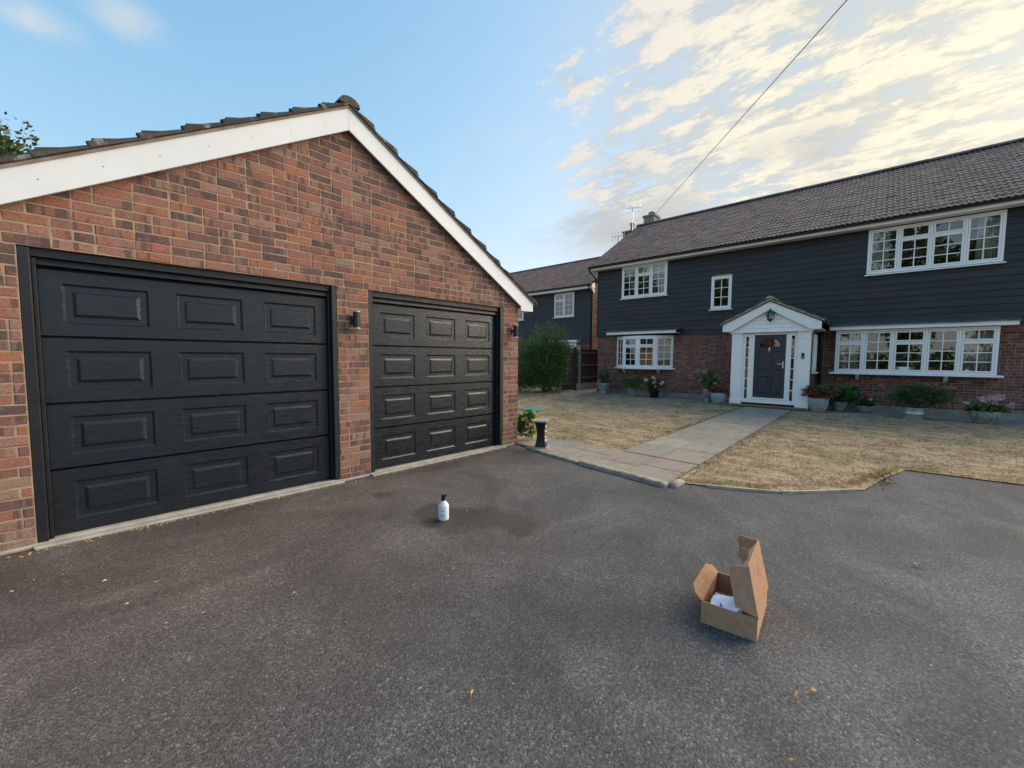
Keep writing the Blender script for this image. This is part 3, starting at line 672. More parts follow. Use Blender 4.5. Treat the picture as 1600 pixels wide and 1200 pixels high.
# bargeboards with boxed ends
for sgn in (-1, 1):
    b = MB(); T, B_ = 4.06, 3.835; xe = 3.012
    poly = [(0.0015 * sgn, T), (xe * sgn, T - SL * xe + .03), (xe * sgn, 2.155), (2.735 * sgn, 2.150), (2.735 * sgn, B_ - SL * 2.735), (0.0015 * sgn, B_)]
    if sgn > 0: poly = poly[::-1]
    b.prism(poly, -.075, -.05); b.build('bargeboard', M['white_board'], garage)
    b = MB()
    for k in range(9):
        xx = sgn * (.25 + k * .33); zz = 3.95 - SL * abs(xx)
        b.lathe([(.006, 0), (.005, .002)], 6); 
        n0 = len(b.v) - 12
        for i in range(n0, len(b.v)): v = b.v[i]; b.v[i] = (xx + v[0], -.0755 - v[2], zz + v[1])
    b.build('nail_head', M['silver'], garage)
    b = MB(); b.box(*(sorted((2.735 * sgn, 3.010 * sgn))), -.049, 5.7, 2.165, 2.185); b.build('soffit', M['white_board'], garage)
    b = MB(); b.box(*(sorted((3.013 * sgn, 3.030 * sgn))), -.05, 5.7, 2.16, 2.31); b.build('eaves_fascia', M['white_board'], garage)
    # mortar bedding under the verge tiles and the roof deck
    b = MB(); poly = [(0, 4.085), (3.04 * sgn, 4.085 - SL * 3.04), (3.04 * sgn, 4.055 - SL * 3.04 + .006), (0, 4.062)]
    if sgn > 0: poly = poly[::-1]
    b.prism(poly, -.088, 5.7); b.build('verge_bedding', M['mortar_house'], garage)
    gauge = .2795
    tm = []
    for v in range(3):
        t = MB(); tile_mesh(t, .30, .41, .034, 2, .026, 4, -.15, 0, 0, GPITCH); t.v = [(a + random.uniform(-.003, .003), b2 + random.uniform(-.004, .004), c + random.uniform(-.003, .003)) for a, b2, c in t.v]
        # flat soffit so that the verge tile shows its thickness
        me = t.mesh('roof_tile'); me.materials.append(M['tile_garage']); tm.append(me)
    mass = MB()
    for k in range(11):
        xf = 3.075 - k * gauge; zf = 4.090 - SL * xf
        o = link('verge_tile', random.choice(tm), None, garage); o.location = (sgn * xf, .0450, zf); o.rotation_euler = (random.uniform(-.012, .012), random.uniform(-.01, .01), sgn * PI / 2)
        b = MB(); b.prism([(xf * sgn, zf - .001), ((xf - gauge) * sgn, zf + SL * gauge - .001), ((xf - gauge) * sgn, zf + SL * gauge + .002), (xf * sgn, zf + .068)][::(1 if sgn < 0 else -1)], -.100 + random.uniform(-.004, .003), .02); b.build('verge_tile_edge', M['tile_garage'], garage)
        for j in range(1, 18):
            n0 = len(mass.v); tile_mesh(mass, .30, .41, .034, 2, .026, 3, -.15, 0, 0, GPITCH)
            for i in range(n0, len(mass.v)):
                a, b2, c = mass.v[i]; mass.v[i] = (sgn * xf - sgn * b2, .045 + j * .305 + sgn * a, zf + c)
    tag(mass.build('roof_tiles', M['tile_garage_mass'], garage), kind='stuff')
rid = None
for j in range(13):
    b = MB(); pts = [(math.cos(PI * k / 10) * .115, math.sin(PI * k / 10) * .085) for k in range(11)]
    b.prism([(x_, 4.085 + z_) for x_, z_ in pts], -.105 + j * .45, -.105 + j * .45 + .462); b.build('ridge_tile', M['tile_garage'], garage, False)
# wall lights
def wall_light(x, zc_, label):
    e = empty('wall_light', (x, YG, zc_), 0, label, 'wall light', 'cylinder wall lights on the garage')
    b = MB(); b.box(-.025, .025, -.012, -.001, -.05, .05); b.build('back_plate', M['black_metal'], e)
    b = MB(); b.box(-.012, .012, -.05, -.012, -.02, .02); b.build('arm', M['black_metal'], e)
    b = MB(); b.lathe([(.036, -.085), (.038, -.083), (.038, .083), (.036, .085)], 20, (0, -.082)); b.build('body', M['black_metal'], e, False)
    for s in (-1, 1):
        b = MB(); zz = sorted((s * .086, s * .098)); b.lathe([(.040, zz[0]), (.040, zz[1])], 20, (0, -.082)); b.build('lens_cap', M['frosted_cap'], e)
    return e
wall_light(2.034, 1.812, 'black cylinder wall light on the pier between the two garage doors')
wall_light(4.595, 1.818, 'black cylinder wall light on the garage corner beside the shrub')

# ================================================================== HOUSE
house = empty('house', HC, HROT, 'two storey house with dark weatherboards over red brick and white windows', 'house')
HS1 = 13.4; ZWB = 2.275; ZEV = 4.97; WBP = .1675
W_UL = (1.05, 2.84, 3.76, 4.965); W_SM = (4.37, 5.0, 3.095, 4.185); W_UR = (8.36, 10.79, 3.75, 4.94)
BOW = (.885, 3.149, 1.06, 2.22); BAY = (7.80, 10.80, 1.055, 2.215)
lower_holes = [(BOW[0] + .05, BOW[1] - .05, BOW[2], BOW[3]), (BAY[0] + .05, BAY[1] - .05, BAY[2], BAY[3]), (5.60, 7.16, .0, 2.15)]
upper_holes = [W_UL, W_SM, W_UR]
wall = MB()
for (p, q, a, b_) in rects_minus(.004, HS1, -.05, ZWB, lower_holes): wall.box(p, q, .005, .25, a, b_)
for (p, q, a, b_) in rects_minus(.004, HS1, ZWB, 5.15, upper_holes): wall.box(p, q, .012, .25, a, b_)
wall.box(0.004, .25, .251, 8.6, -.05, 5.1); wall.box(HS1 - .25, HS1, .251, 8.6, -.05, 5.1); wall.box(.004, HS1, 8.4, 8.6, -.05, 5.1)
wall.build('wall', M['mortar_house'], house)
end = MB(); end.add([(0, .25, 0), (0, 8.6, 0), (0, 8.6, 5.1), (0, 4.0, 7.7), (0, .25, 5.1)], [(0, 4, 3, 2, 1)]); end.build('gable_wall', M['plain_brick'], house)
def hscore(x, z): return -math.hypot(x - 8.66, 15.0) if False else x
brickwork(house, 0, HS1, .15, 2.25, [(BOW[0] + .04, BOW[1] - .04, BOW[2] - .03, 2.30), (BAY[0] + .03, BAY[1] - .03, BAY[2] - .03, 2.30), (5.47, 7.30, -1, 2.30)], 0.0, M['brick_house'], M['brick_house_mass'], 300, lambda x, z: (x if x < 11.6 else -x))
b = MB(); 
for p, q in spans_minus(-.01, HS1, [(5.43, 7.34)]): b.cbox(p, q, -.022, .02, -.02, .148, .012)
b.build('plinth', M['concrete_path'], house)
# weatherboards, each length a board of its own
wb_holes = [(h[0] - .0, h[1] + .0, h[2] - .02, h[3] + .02) for h in upper_holes]
k = 0; z = ZWB - .02
while z < ZEV:
    zt = min(z + WBP + .02, 5.1)
    for p, q in spans_minus(-.012, HS1, [(h[0], h[1]) for h in wb_holes if h[2] < z + WBP / 2 < h[3]]):
        joints = [p] + ([random.uniform(p + 2.5, q - 1.5)] if q - p > 5 else []) + [q]
        for a, b2 in zip(joints, joints[1:]):
            b = MB(); b.add([(a, -.030, z), (b2 - .002, -.030, z), (b2 - .002, -.008, zt), (a, -.008, zt), (a, .011, z), (b2 - .002, .011, z), (b2 - .002, .011, zt), (a, .011, zt)], [(0, 1, 2, 3), (0, 4, 5, 1), (1, 5, 6, 2), (3, 2, 6, 7), (0, 3, 7, 4), (4, 7, 6, 5)])
            o = b.build('weatherboard', M['weatherboard'], house); o.location = (0, random.uniform(-.0015, .0015), 0)
    z += WBP
# short boards beside and between openings are cut by the same loop; corner trim
b = MB(); b.box(-.045, -.012, -.034, .06, ZWB - .02, 5.05); b.build('corner_trim', M['weatherboard'], house)

# rooms behind the windows
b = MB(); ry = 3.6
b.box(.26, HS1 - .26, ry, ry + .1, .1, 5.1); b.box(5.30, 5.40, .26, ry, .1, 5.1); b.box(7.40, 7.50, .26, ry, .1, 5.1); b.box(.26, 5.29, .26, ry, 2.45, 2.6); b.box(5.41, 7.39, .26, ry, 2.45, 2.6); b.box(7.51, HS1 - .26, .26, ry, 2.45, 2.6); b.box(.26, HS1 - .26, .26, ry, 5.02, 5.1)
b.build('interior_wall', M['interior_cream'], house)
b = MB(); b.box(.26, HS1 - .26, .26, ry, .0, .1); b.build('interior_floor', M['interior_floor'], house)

def window(parent, w, h, lights, loc, rz=0., sill=.06, name='window', depth=.07):
    """window unit: local x along its face, y into the building, z up; origin at its lower left front corner"""
    f = MB(); fw = .052; mw = .05
    for (a, b_, c, d) in ((0, w, 0, fw), (0, w, h - fw, h)): f.cbox(a, b_, 0, depth, c, d, .004)
    for (a, b_) in ((0, fw), (w - fw, w)): f.cbox(a, b_, .0015, depth - .002, fw, h - fw, .004)
    tot = sum(l[0] for l in lights); inner = w - 2 * fw - mw * (len(lights) - 1); x = fw; panes = []; bars = []
    for i, (rw, kind) in enumerate(lights):
        lw = inner * rw / tot; x0, x1 = x, x + lw
        if i < len(lights) - 1: f.cbox(x1, x1 + mw, .0015, depth - .002, fw, h - fw, .004)
        zs = [(fw, h - fw, 4 if kind == 'F' else 3)]
        if kind == 'S':
            zt = fw + (h - 2 * fw) * .70; f.cbox(x0, x1, .002, depth - .003, zt, zt + .035, .004); zs = [(fw, zt, 3), (zt + .035, h - fw, 1)]
        for (za, zb, rows) in zs:
            sb = .042; proud = -.012 if kind == 'S' else -.004
            f.cbox(x0 + .004, x1 - .004, proud, .04, za + .004, za + sb, .006); f.cbox(x0 + .004, x1 - .004, proud, .04, zb - sb, zb - .004, .006)
            f.cbox(x0 + .004, x0 + sb, proud + .001, .04, za + sb, zb - sb, .006); f.cbox(x1 - sb, x1 - .004, proud + .001, .04, za + sb, zb - sb, .006)
            gx0, gx1, gz0, gz1 = x0 + sb, x1 - sb, za + sb, zb - sb; cols = 2 if gx1 - gx0 > .2 else 1; gb = .022; bb = MB()
            cw = (gx1 - gx0 - gb * (cols - 1)) / cols; rh = (gz1 - gz0 - gb * (rows - 1)) / rows
            for c in range(1, cols): bb.cbox(gx0 + c * cw + (c - 1) * gb, gx0 + c * (cw + gb), .010, .030, gz0, gz1, .004)
            for r in range(1, rows): bb.cbox(gx0, gx1, .0115, .029, gz0 + r * rh + (r - 1) * gb, gz0 + r * (rh + gb), .004)
            if bb.f: bars.append(bb)
            for c in range(cols):
                for r in range(rows): panes.append((gx0 + c * (cw + gb), gx0 + c * (cw + gb) + cw, gz0 + r * (rh + gb), gz0 + r * (rh + gb) + rh))
        x = x1 + mw
    o = f.build(name, M['white_upvc'], parent); o.location = loc; o.rotation_euler = (0, 0, rz)
    for bb in bars: bb.build('glazing_bars', M['white_upvc'], o)
    for (a, b_, c, d) in panes:
        p = MB(); e = .006; p.add([(a - e, .021, c - e), (b_ + e, .021, c - e), (b_ + e, .021, d + e), (a - e, .021, d + e)], [(0, 1, 2, 3)])
        q = p.build('pane', M['glass'], o); q.rotation_euler = (random.uniform(-.004, .004), 0, random.uniform(-.004, .004))
    if sill:
        s = MB(); s.add([(-sill, -.06, -.05), (w + sill, -.06, -.05), (w + sill, -.06, -.022), (-sill, -.06, -.022), (-sill, depth, -.05), (w + sill, depth, -.05), (w + sill, depth, -.002), (-sill, depth, -.002)], [(0, 1, 2, 3), (3, 2, 6, 7), (0, 4, 5, 1), (1, 5, 6, 2), (4, 0, 3, 7)]); s.build('sill', M['white_upvc'], o)
    return o
def hwin(r, off, lights, sill=.06): return window(house, r[1] - r[0], r[3] - r[2], lights, (r[0], -off, r[2]), 0, sill)
hwin(W_UL, .05, [(1, 'F'), (.98, 'S'), (1, 'F')], .05)
o = hwin(W_SM, .05, [(1, 'T')], .05)
hwin(W_UR, .05, [(1, 'F'), (1, 'S'), (1, 'S'), (1, 'F')], .04)
# flat-fronted bay
bo = .30
hwin(BAY, bo, [(1, 'S'), (1, 'F'), (1.06, 'S'), (1, 'F'), (1.02, 'S')], .11)
b = MB(); 
for s in (BAY[0] + .002, BAY[1] - .062): b.box(s, s + .06, -bo + .071, .1, BAY[2] + .001, BAY[3])
b.box(BAY[0] - .08, BAY[1] + .08, -bo + .012, .1, BAY[2] - .048, BAY[2] - .004); b.build('bay_cheek', M['white_upvc'], house)
def flat_roof(s0, s1, zt, off, tilt=.05):
    b = MB(); b.box(s0, s1, -off, -off + .03, zt - .12, zt - .015); b.build('bay_fascia', M['white_board'], house)
    b = MB(); b.box(s0 + .02, s1 - .02, -off + .031, -.031, zt - .115, zt - .095); b.build('bay_soffit', M['white_board'], house)
    b = MB(); n = 14; vs = []
    for i in range(n + 1):
        s = s0 - .03 + (s1 - s0 + .06) * i / n; j = random.uniform(-.004, .008)
        vs += [(s, -off - .035, zt - .03 + j), (s, -off - .03, zt + .0 + j), (s, -.031, zt + tilt + j), (s, -.031, zt - .01)]
    fs = [(i * 4 + a, (i + 1) * 4 + a, (i + 1) * 4 + (a + 1) % 4, i * 4 + (a + 1) % 4) for i in range(n) for a in range(4)] + [(3, 2, 1, 0), (n * 4, n * 4 + 1, n * 4 + 2, n * 4 + 3)]
    b.add(vs, fs); ro = b.build('bay_roof', M['lead_sheet'], house)
    for u in (.22, .75):
        r = MB(); s = s0 + (s1 - s0) * u; r.tube([(s, -off - .03, zt + .018), (s, -.035, zt + tilt + .014)], .018, 8); r.build('lead_roll', M['lead_sheet'], ro)
flat_roof(7.66, 11.05, 2.345, .46, .11)
def bracket(s, off, zt):
    b = MB(); b.prism([(0, 0), (.16, 0), (.16, -.05), (.06, -.14), (0, -.16)][::-1], -.035, .035); o = b.build('bracket', M['white_board'], house); o.rotation_euler = (0, 0, -PI / 2); o.location = (s, 0, zt)
for s in (8.30, 10.0): bracket(s, .3, BAY[2] - .05)
# bow window: four facets
ang = [-39, -13, 13, 39]; fwid = .645; cx, cy = BOW[0], 0.0; pts_bow = [(cx, cy)]
for a in ang: cx += fwid * math.cos(math.radians(a)); cy += fwid * math.sin(math.radians(a)); pts_bow.append((cx, cy))
for i, a in enumerate(ang):
    p, q = pts_bow[i], pts_bow[i + 1]; window(house, fwid, BOW[3] - BOW[2], [(1, ('F', 'S', 'S', 'F')[i])], (p[0], p[1] - .03, BOW[2]), math.atan2(q[1] - p[1], q[0] - p[0]), 0)
def bow_slab(name, grow, z0, z1, mat, y_back=.0):
    n = len(pts_bow); c = ((BOW[0] + BOW[1]) / 2, 0); poly = []
    for (x_, y_) in pts_bow:
        d = Vector((x_ - c[0], y_ - .25)).normalized() * grow; poly.append((x_ + d.x, min(y_ + d.y - .03, y_back)))
    poly = [(poly[0][0], y_back + .2), *poly, (poly[-1][0], y_back + .2)]
    b = MB(); b.slab(poly, z0, z1); return b.build(name, mat, house)
bow_slab('bow_sill', .09, BOW[2] - .055, BOW[2] - .003, M['white_upvc']); bow_slab('bow_head', .0, BOW[3] + .002, BOW[3] + .03, M['white_upvc'])
flat_roof(.70, 3.40, 2.44, .56, .10)
for s in (1.25, 2.62): bracket(s, .3, BOW[2] - .056)

# roof
EO, EZ, RO, RZ = .42, 5.115, -4.0, 7.80; RP = math.atan2(RZ - EZ, EO - RO); RL = math.hypot(RZ - EZ, EO - RO)
deck = MB(); deck.prism([(0, 0), (1, 0)], 0, 0) if False else None
s0r, s1r = -.28, HS1 + .3
deck.add([(s0r + .03, -EO + .03, EZ - .03), (s1r, -EO + .03, EZ - .03), (s1r, -RO, RZ - .03), (s0r + .03, -RO, RZ - .03), (s0r + .03, -2 * RO + EO, EZ - .03), (s1r, -2 * RO + EO, EZ - .03)], [(0, 1, 2, 3), (3, 2, 5, 4)])
deck.build('roof_deck', M['dark_gutter'], house)
TW, TG = .235, RL / 19
tvar = []
for v in range(4):
    t = MB(); tile_mesh(t, TW, TG + .06, .018, 2, .022, 4, 0, 0, 0, RP); t.v = [(a, b2 + random.uniform(-.003, .003), c + random.uniform(-.0035, .0035)) for a, b2, c in t.v]
    me = t.mesh('roof_tile'); me.materials.append(M['tile_house']); tvar.append(me)
ncol = int((s1r - s0r) / TW); tiles = []
for r in range(19):
    for c in range(ncol):
        s = s0r + c * TW; y = -EO - .02 + r * TG * math.cos(RP); z_ = EZ - .012 + r * TG * math.sin(RP); tiles.append((abs(s - 10.2) + r * .08, s, y, z_))
tiles.sort(); mass = MB()
for i, (_, s, y, z_) in enumerate(tiles):
    if i < 300:
        o = link('roof_tile', random.choice(tvar), None, house); o.location = (s, y + random.uniform(-.006, .006), z_ + random.uniform(-.003, .003)); o.rotation_euler = (random.uniform(-.008, .008), random.uniform(-.006, .006), 0)
    else: tile_mesh(mass, TW, TG + .06, .018, 2, .022, 3, s, y + random.uniform(-.006, .006), z_ + random.uniform(-.003, .003), RP + random.uniform(-.006, .006))
tag(mass.build('roof_tiles', M['tile_house_mass'], house), kind='stuff')
rm = None
for c in range(int((s1r - s0r) / .45)):
    b = MB(); pts = [(math.cos(PI * k / 8) * .13, math.sin(PI * k / 8) * .10) for k in range(9)]
    b.prism([(x_, z_) for x_, z_ in pts], 0, .455); o = b.build('ridge_tile', M['tile_house'], house); o.rotation_euler = (0, 0, -PI / 2); o.location = (s0r + c * .45, -RO, RZ - .01 + random.uniform(-.004, .004))
b = MB(); b.add([(s0r + .02, -EO + .02, EZ - .13), (s0r + .02, -RO, RZ - .15), (s0r + .02, -RO, RZ - .01), (s0r + .02, -EO + .02, EZ)], [(0, 3, 2, 1)]); b.build('verge_board', M['white_board'], house)
# eaves: fascia, soffit, gutter
b = MB(); b.box(s0r + .05, s1r, -.36, -.335, ZEV - .005, EZ - .03); b.build('eaves_fascia', M['white_board'], house)
b = MB(); b.box(s0r + .05, s1r, -.334, -.002, ZEV + .001, ZEV + .02); b.build('soffit', M['white_board'], house)
b = MB(); n = 6; pr = [(-.42 + .05 * math.cos(PI + PI * k / n), EZ - .035 + .05 * math.sin(PI + PI * k / n)) for k in range(n + 1)]
vs = [(s, y, z_) for s in (s0r, s1r) for y, z_ in pr]; b.add(vs, [(k, k + 1, n + 2 + k, n + 1 + k) for k in range(n)] + [tuple(range(n + 1))]); b.build('gutter', M['dark_gutter'], house)
b = MB(); b.tube([(-.22, -.42, 5.04), (-.22, -.40, 4.93), (-.12, -.06, 4.72), (-.10, -.05, 4.6)], .034, 8); b.build('downpipe', M['dark_gutter'], house, True)
b = MB(); b.tube([(7.46, -.12, 2.20), (7.46, -.10, 2.0), (7.46, -.08, .06)], .036, 8); b.build('downpipe', M['dark_gutter'], house, True)

# porch
PO = 1.45; PS0, PS1 = 5.42, 7.35
side = MB(); side.box(PS1 - .22, PS1 - .012, -PO + .02, -.005, -.02, 2.2); side.box(PS0 + .012, PS0 + .22, -PO + .02, -.005, -.02, 2.2); side.build('porch_wall', M['mortar_house'], house)
for (sx_, rz, nm) in ((PS1, PI / 2, 'porch_side'), (PS0, -PI / 2, 'porch_side')):
    e = MB(); e.box(0, PO - .05, .012, .02, 0, .1); pw_ = e.build(nm, M['mortar_house'], house); pw_.rotation_euler = (0, 0, rz); pw_.location = (sx_, -PO + .04, 0) if rz > 0 else (sx_, -.01, 0)
    brickwork(pw_, 0, PO - .06, 0.075, 2.175, [(.42, 1.08, 1.05, 2.1)] if rz > 0 else [], 0, M['brick_house'], M['brick_house_mass'], 0, lambda x, z: 0)
    if rz > 0: window(pw_, .64, 1.04, [(1, 'F')], (.43, -.04, 1.06), 0, .05)
yf = -PO
for a, b_ in ((PS0, PS0 + .29), (PS1 - .29, PS1)):
    front = MB(); front.cbox(a, b_, yf - .03, yf + .1, .06, 2.14, .006); front.cbox(a - .012, b_ + .012, yf - .045, yf + .1, .02, .19, .008); front.cbox(a - .008, b_ + .008, yf - .042, yf + .1, 1.98, 2.0, .006); front.cbox(a - .012, b_ + .012, yf - .045, yf + .1, 2.12, 2.17, .008); front.build('porch_column', M['white_upvc'], house)

# door screen between the columns
D0, D1, DZ0, DZ1 = 6.01, 6.785, .285, 2.105
fr = MB(); i0, i1 = PS0 + .292, PS1 - .292; ys = yf + .02
sl_w = .075; L0 = (i0 + .075, i0 + .075 + sl_w); L1 = (i1 - .075 - sl_w, i1 - .075)
for (p, q, a, b_) in rects_minus(i0, i1, .125, 2.165, [(D0 - .0, D1 + .0, DZ0, DZ1), (L0[0], L0[1], .24, 2.06), (L1[0], L1[1], .24, 2.06)]): fr.box(p, q, ys, ys + .07, a, b_)
fr.cbox(D0 - .05, D0 - .002, ys - .012, ys + .05, DZ0, DZ1 + .04, .005); fr.cbox(D1 + .002, D1 + .05, ys - .012, ys + .05, DZ0, DZ1 + .04, .005); fr.cbox(D0 - .05, D1 + .05, ys - .016, ys + .05, DZ0 - .045, DZ0 - .002, .005)
ds = fr.build('door_frame', M['white_upvc'], house)
for (a, b_) in (L0, L1):
    for kk in range(6):
        z0 = .24 + kk * .3033; p = MB(); p.add([(a, ys + .035, z0), (b_, ys + .035, z0), (b_, ys + .035, z0 + .28), (a, ys + .035, z0 + .28)], [(0, 1, 2, 3)]); p.build('sidelight_pane', M['glass'], ds)
        if kk: p = MB(); p.cbox(a, b_, ys + .012, ys + .04, z0 - .024, z0, .004); p.build('sidelight_bar', M['white_upvc'], ds)
dm = MB(); yd = ys + .012; dw = D1 - D0 - .008; d0 = D0 + .004; pan = [(.09, .35, .10, .62), (.425, .685, .10, .62), (.09, .35, .78, 1.34), (.425, .685, .78, 1.34)]
pan = [(d0 + a, d0 + b_, DZ0 + c, DZ0 + d) for a, b_, c, d in pan]; fan = (d0 + .12, d0 + .655, DZ0 + 1.47, DZ0 + 1.73)
for (p, q, a, b_) in rects_minus(d0, d0 + dw, DZ0 + .003, DZ1 - .003, pan + [fan]): dm.add([(p, yd, a), (q, yd, a), (q, yd, b_), (p, yd, b_)], [(0, 1, 2, 3)])
for (p, q, a, b_) in pan:
    rings = [(0, 0), (.014, .016), (.034, .016), (.055, .002)]; vs = []
    for ins, yy in rings: vs += [(p + ins, yd + yy, a + ins), (q - ins, yd + yy, a + ins), (q - ins, yd + yy, b_ - ins), (p + ins, yd + yy, b_ - ins)]
    dm.add(vs, [(r * 4 + i, r * 4 + (i + 1) % 4, r * 4 + 4 + (i + 1) % 4, r * 4 + 4 + i) for r in range(3) for i in range(4)] + [(12, 13, 14, 15)])
# arched fanlight surround
nf = 14; fc = (fan[0] + fan[1]) / 2; fa = (fan[1] - fan[0]) / 2; fh = fan[3] - fan[2]
arc = [(fc + fa * .97 * math.cos(PI * i / nf), fan[2] + fh * .95 * math.sin(PI * i / nf)) for i in range(nf + 1)]
sq = [(fan[1], fan[2])] + [((fan[1] if math.cos(PI * i / nf) > 0 else fan[0]) if abs(math.cos(PI * i / nf)) > .75 else fc + fa * math.cos(PI * i / nf) / .75, fan[3] if abs(math.cos(PI * i / nf)) <= .75 else fan[2] + fh * min(1, math.sin(PI * i / nf) / .66)) for i in range(1, nf)] + [(fan[0], fan[2])]
for i in range(nf): dm.add([(sq[i][0], yd, sq[i][1]), (arc[i][0], yd, arc[i][1]), (arc[i + 1][0], yd, arc[i + 1][1]), (sq[i + 1][0], yd, sq[i + 1][1])], [(3, 2, 1, 0)])
fd = dm.build('front_door', M['front_door_grey'], house)
b = MB(); b.add([(fan[0], yd + .02, fan[2]), (fan[1], yd + .02, fan[2]), (fan[1], yd + .02, fan[3]), (fan[0], yd + .02, fan[3])], [(0, 1, 2, 3)]); b.build('fanlight', M['glass'], fd)
b = MB(); b.tube([(x_, yd - .004, z_) for x_, z_ in arc], .011, 6); b.tube([(fan[0], yd - .004, fan[2]), (fan[1], yd - .004, fan[2])], .011, 6); b.build('fanlight_rim', M['front_door_grey'], fd)
b = MB(); b.box(D1 - .075, D1 - .035, yd - .012, yd, DZ0 + .86, DZ0 + 1.06); b.tube([(D1 - .055, yd - .012, DZ0 + .98), (D1 - .055, yd - .05, DZ0 + .98), (D1 - .19, yd - .055, DZ0 + .98)], .012, 8); b.build('handle', M['chrome'], fd)
b = MB(); kx_, kz = (D0 + D1) / 2 - .01, DZ0 + 1.40; b.tube([(kx_, yd - .012, kz + .05), (kx_, yd - .012, kz - .01)], [.010, .018], 8); b.tube([(kx_ - .03, yd - .02, kz - .045), (kx_ - .018, yd - .02, kz - .012), (kx_ + .018, yd - .02, kz - .012), (kx_ + .03, yd - .02, kz - .045), (kx_, yd - .02, kz - .085), (kx_ - .03, yd - .02, kz - .045)], .009, 6); b.build('knocker', M['chrome'], fd)
b = MB(); b.cbox(PS1 - .195, PS1 - .135, yf - .062, yf - .031, 1.42, 1.58, .006); db = b.build('doorbell', M['black_plastic'], house)
b = MB(); b.lathe([(.016, 0), (.016, .004)], 14); b.v = [(PS1 - .165 + x_, yf - .0625 - z_, 1.46 + y_) for x_, y_, z_ in b.v]; b.build('bell_button', M['silver'], db)
# gable of the porch
gy = -1.53; pk = 6.38; psl = .512
for kk in range(7):
    z0 = 2.172 + kk * .115; z1 = z0 + .113; hw = lambda z_: (3.0 - z_) / psl
    if hw(z1) < .06: break
    w0, w1 = min(hw(z0), 1.02), min(hw(z1), 1.02); b = MB(); b.add([(pk - w0, gy - .012, z0), (pk + w0, gy - .012, z0), (pk + w1, gy - .002, z1), (pk - w1, gy - .002, z1), (pk - w0, gy + .03, z0), (pk + w0, gy + .03, z0), (pk + w1, gy + .03, z1), (pk - w1, gy + .03, z1)], [(0, 1, 2, 3), (0, 4, 5, 1), (3, 2, 6, 7)]); b.build('gable_board', M['white_upvc'], house)
for sg in (-1, 1):
    b = MB(); e = 1.19; poly = [(pk + .001 * sg, 3.045), (pk + e * sg, 3.045 - psl * e), (pk + e * sg, 2.215), (pk + (e - .22) * sg, 2.215), (pk + .001 * sg, 2.80)]
    if sg > 0: poly = poly[::-1]
    b.prism(poly, -1.63, -1.595); b.build('porch_bargeboard', M['white_board'], house)
    b = MB(); poly = [(pk, 3.05), (pk + 1.22 * sg, 3.05 - psl * 1.22), (pk + 1.22 * sg, 3.02 - psl * 1.22), (pk, 3.02)]
    if sg > 0: poly = poly[::-1]
    b.prism(poly, -1.65, -.031); b.build('porch_roof', M['dark_gutter'], house)
    b = MB(); poly = [(pk, 3.115), (pk + 1.25 * sg, 3.115 - psl * 1.25), (pk + 1.25 * sg, 3.052 - psl * 1.25), (pk, 3.052)]
    if sg > 0: poly = poly[::-1]
    b.prism(poly, -1.675, -1.60); b.build('porch_verge_mortar', M['lichen_mortar'], house)
    pp = math.atan(psl)
    for r in range(5):
        xf = 1.27 - r * .262; zf = 3.085 - psl * xf
        for c in range(6):
            b = MB(); tile_mesh(b, .285, .33, .040, 1, .016, 3, -.1425, 0, 0, pp); o = b.build('porch_tile', M['tile_garage'], house)
            o.location = (pk + sg * xf, -1.535 + c * .283, zf + random.uniform(-.002, .004)); o.rotation_euler = (random.uniform(-.01, .01), random.uniform(-.012, .012), sg * PI / 2)
    b = MB(); b.box(*(sorted((pk + .95 * sg, pk + 1.19 * sg))), -1.594, -.031, 2.218, 2.235); b.build('porch_soffit', M['white_board'], house)
b = MB(); n = 6; xg = pk + 1.28; pr = [(xg + .045 * math.cos(PI + PI * k / n), 2.40 + .045 * math.sin(PI + PI * k / n)) for k in range(n + 1)]
vs = [(x_, y, z_) for y in (-1.60, -.04) for x_, z_ in pr]; b.add(vs, [(k, k + 1, n + 2 + k, n + 1 + k) for k in range(n)] + [tuple(range(n + 1))]); b.build('porch_gutter', M['dark_gutter'], house)
for j in range(4):
    b = MB(); pts = [(math.cos(PI * k / 8) * .10, math.sin(PI * k / 8) * .085) for k in range(9)]; b.prism([(pk + x_, 3.09 + z_) for x_, z_ in pts], -1.69 + j * .41, -1.69 + j * .41 + .42); b.build('porch_ridge_tile', M['lichen_mortar'], house)
b = MB(); b.cbox(5.28, 7.33, -1.76, -PO + .02, .035, .075, .006); b.box(5.30, 7.31, -1.73, -PO + .02, .0, .035); b.build('door_step', M['deck_wood'], house)
# lantern
lp = HP(6.41, 1.56, 2.80); la = empty('porch_lantern', lp, HROT, 'black six sided lantern hanging in the porch gable', 'lantern'); la.scale = (1.4, 1.0, 1.1)
b = MB(); b.tube([(0, .03, .03), (0, -.06, .03), (0, -.10, .0), (0, -.10, -.03)], .009, 6); b.build('arm', M['black_metal'], la)
b = MB(); b.lathe([(.012, -.02), (.05, -.045), (.085, -.07), (.085, -.08)], 6, (0, -.10)); b.build('cap', M['black_metal'], la)
b = MB()
for k in range(6):
    a = 2 * PI * k / 6; b.tube([(.074 * math.cos(a), -.10 + .074 * math.sin(a), -.08), (.046 * math.cos(a), -.10 + .046 * math.sin(a), -.25)], .007, 5)
b.build('cage', M['black_metal'], la)
b = MB(); b.lathe([(.068, -.082), (.042, -.248)], 6, (0, -.10), cap=False); b.build('glass_shade', M['glass'], la)
b = MB(); b.lathe([(.050, -.245), (.050, -.26), (.028, -.295), (.006, -.32)], 6, (0, -.10)); b.build('base', M['black_metal'], la)

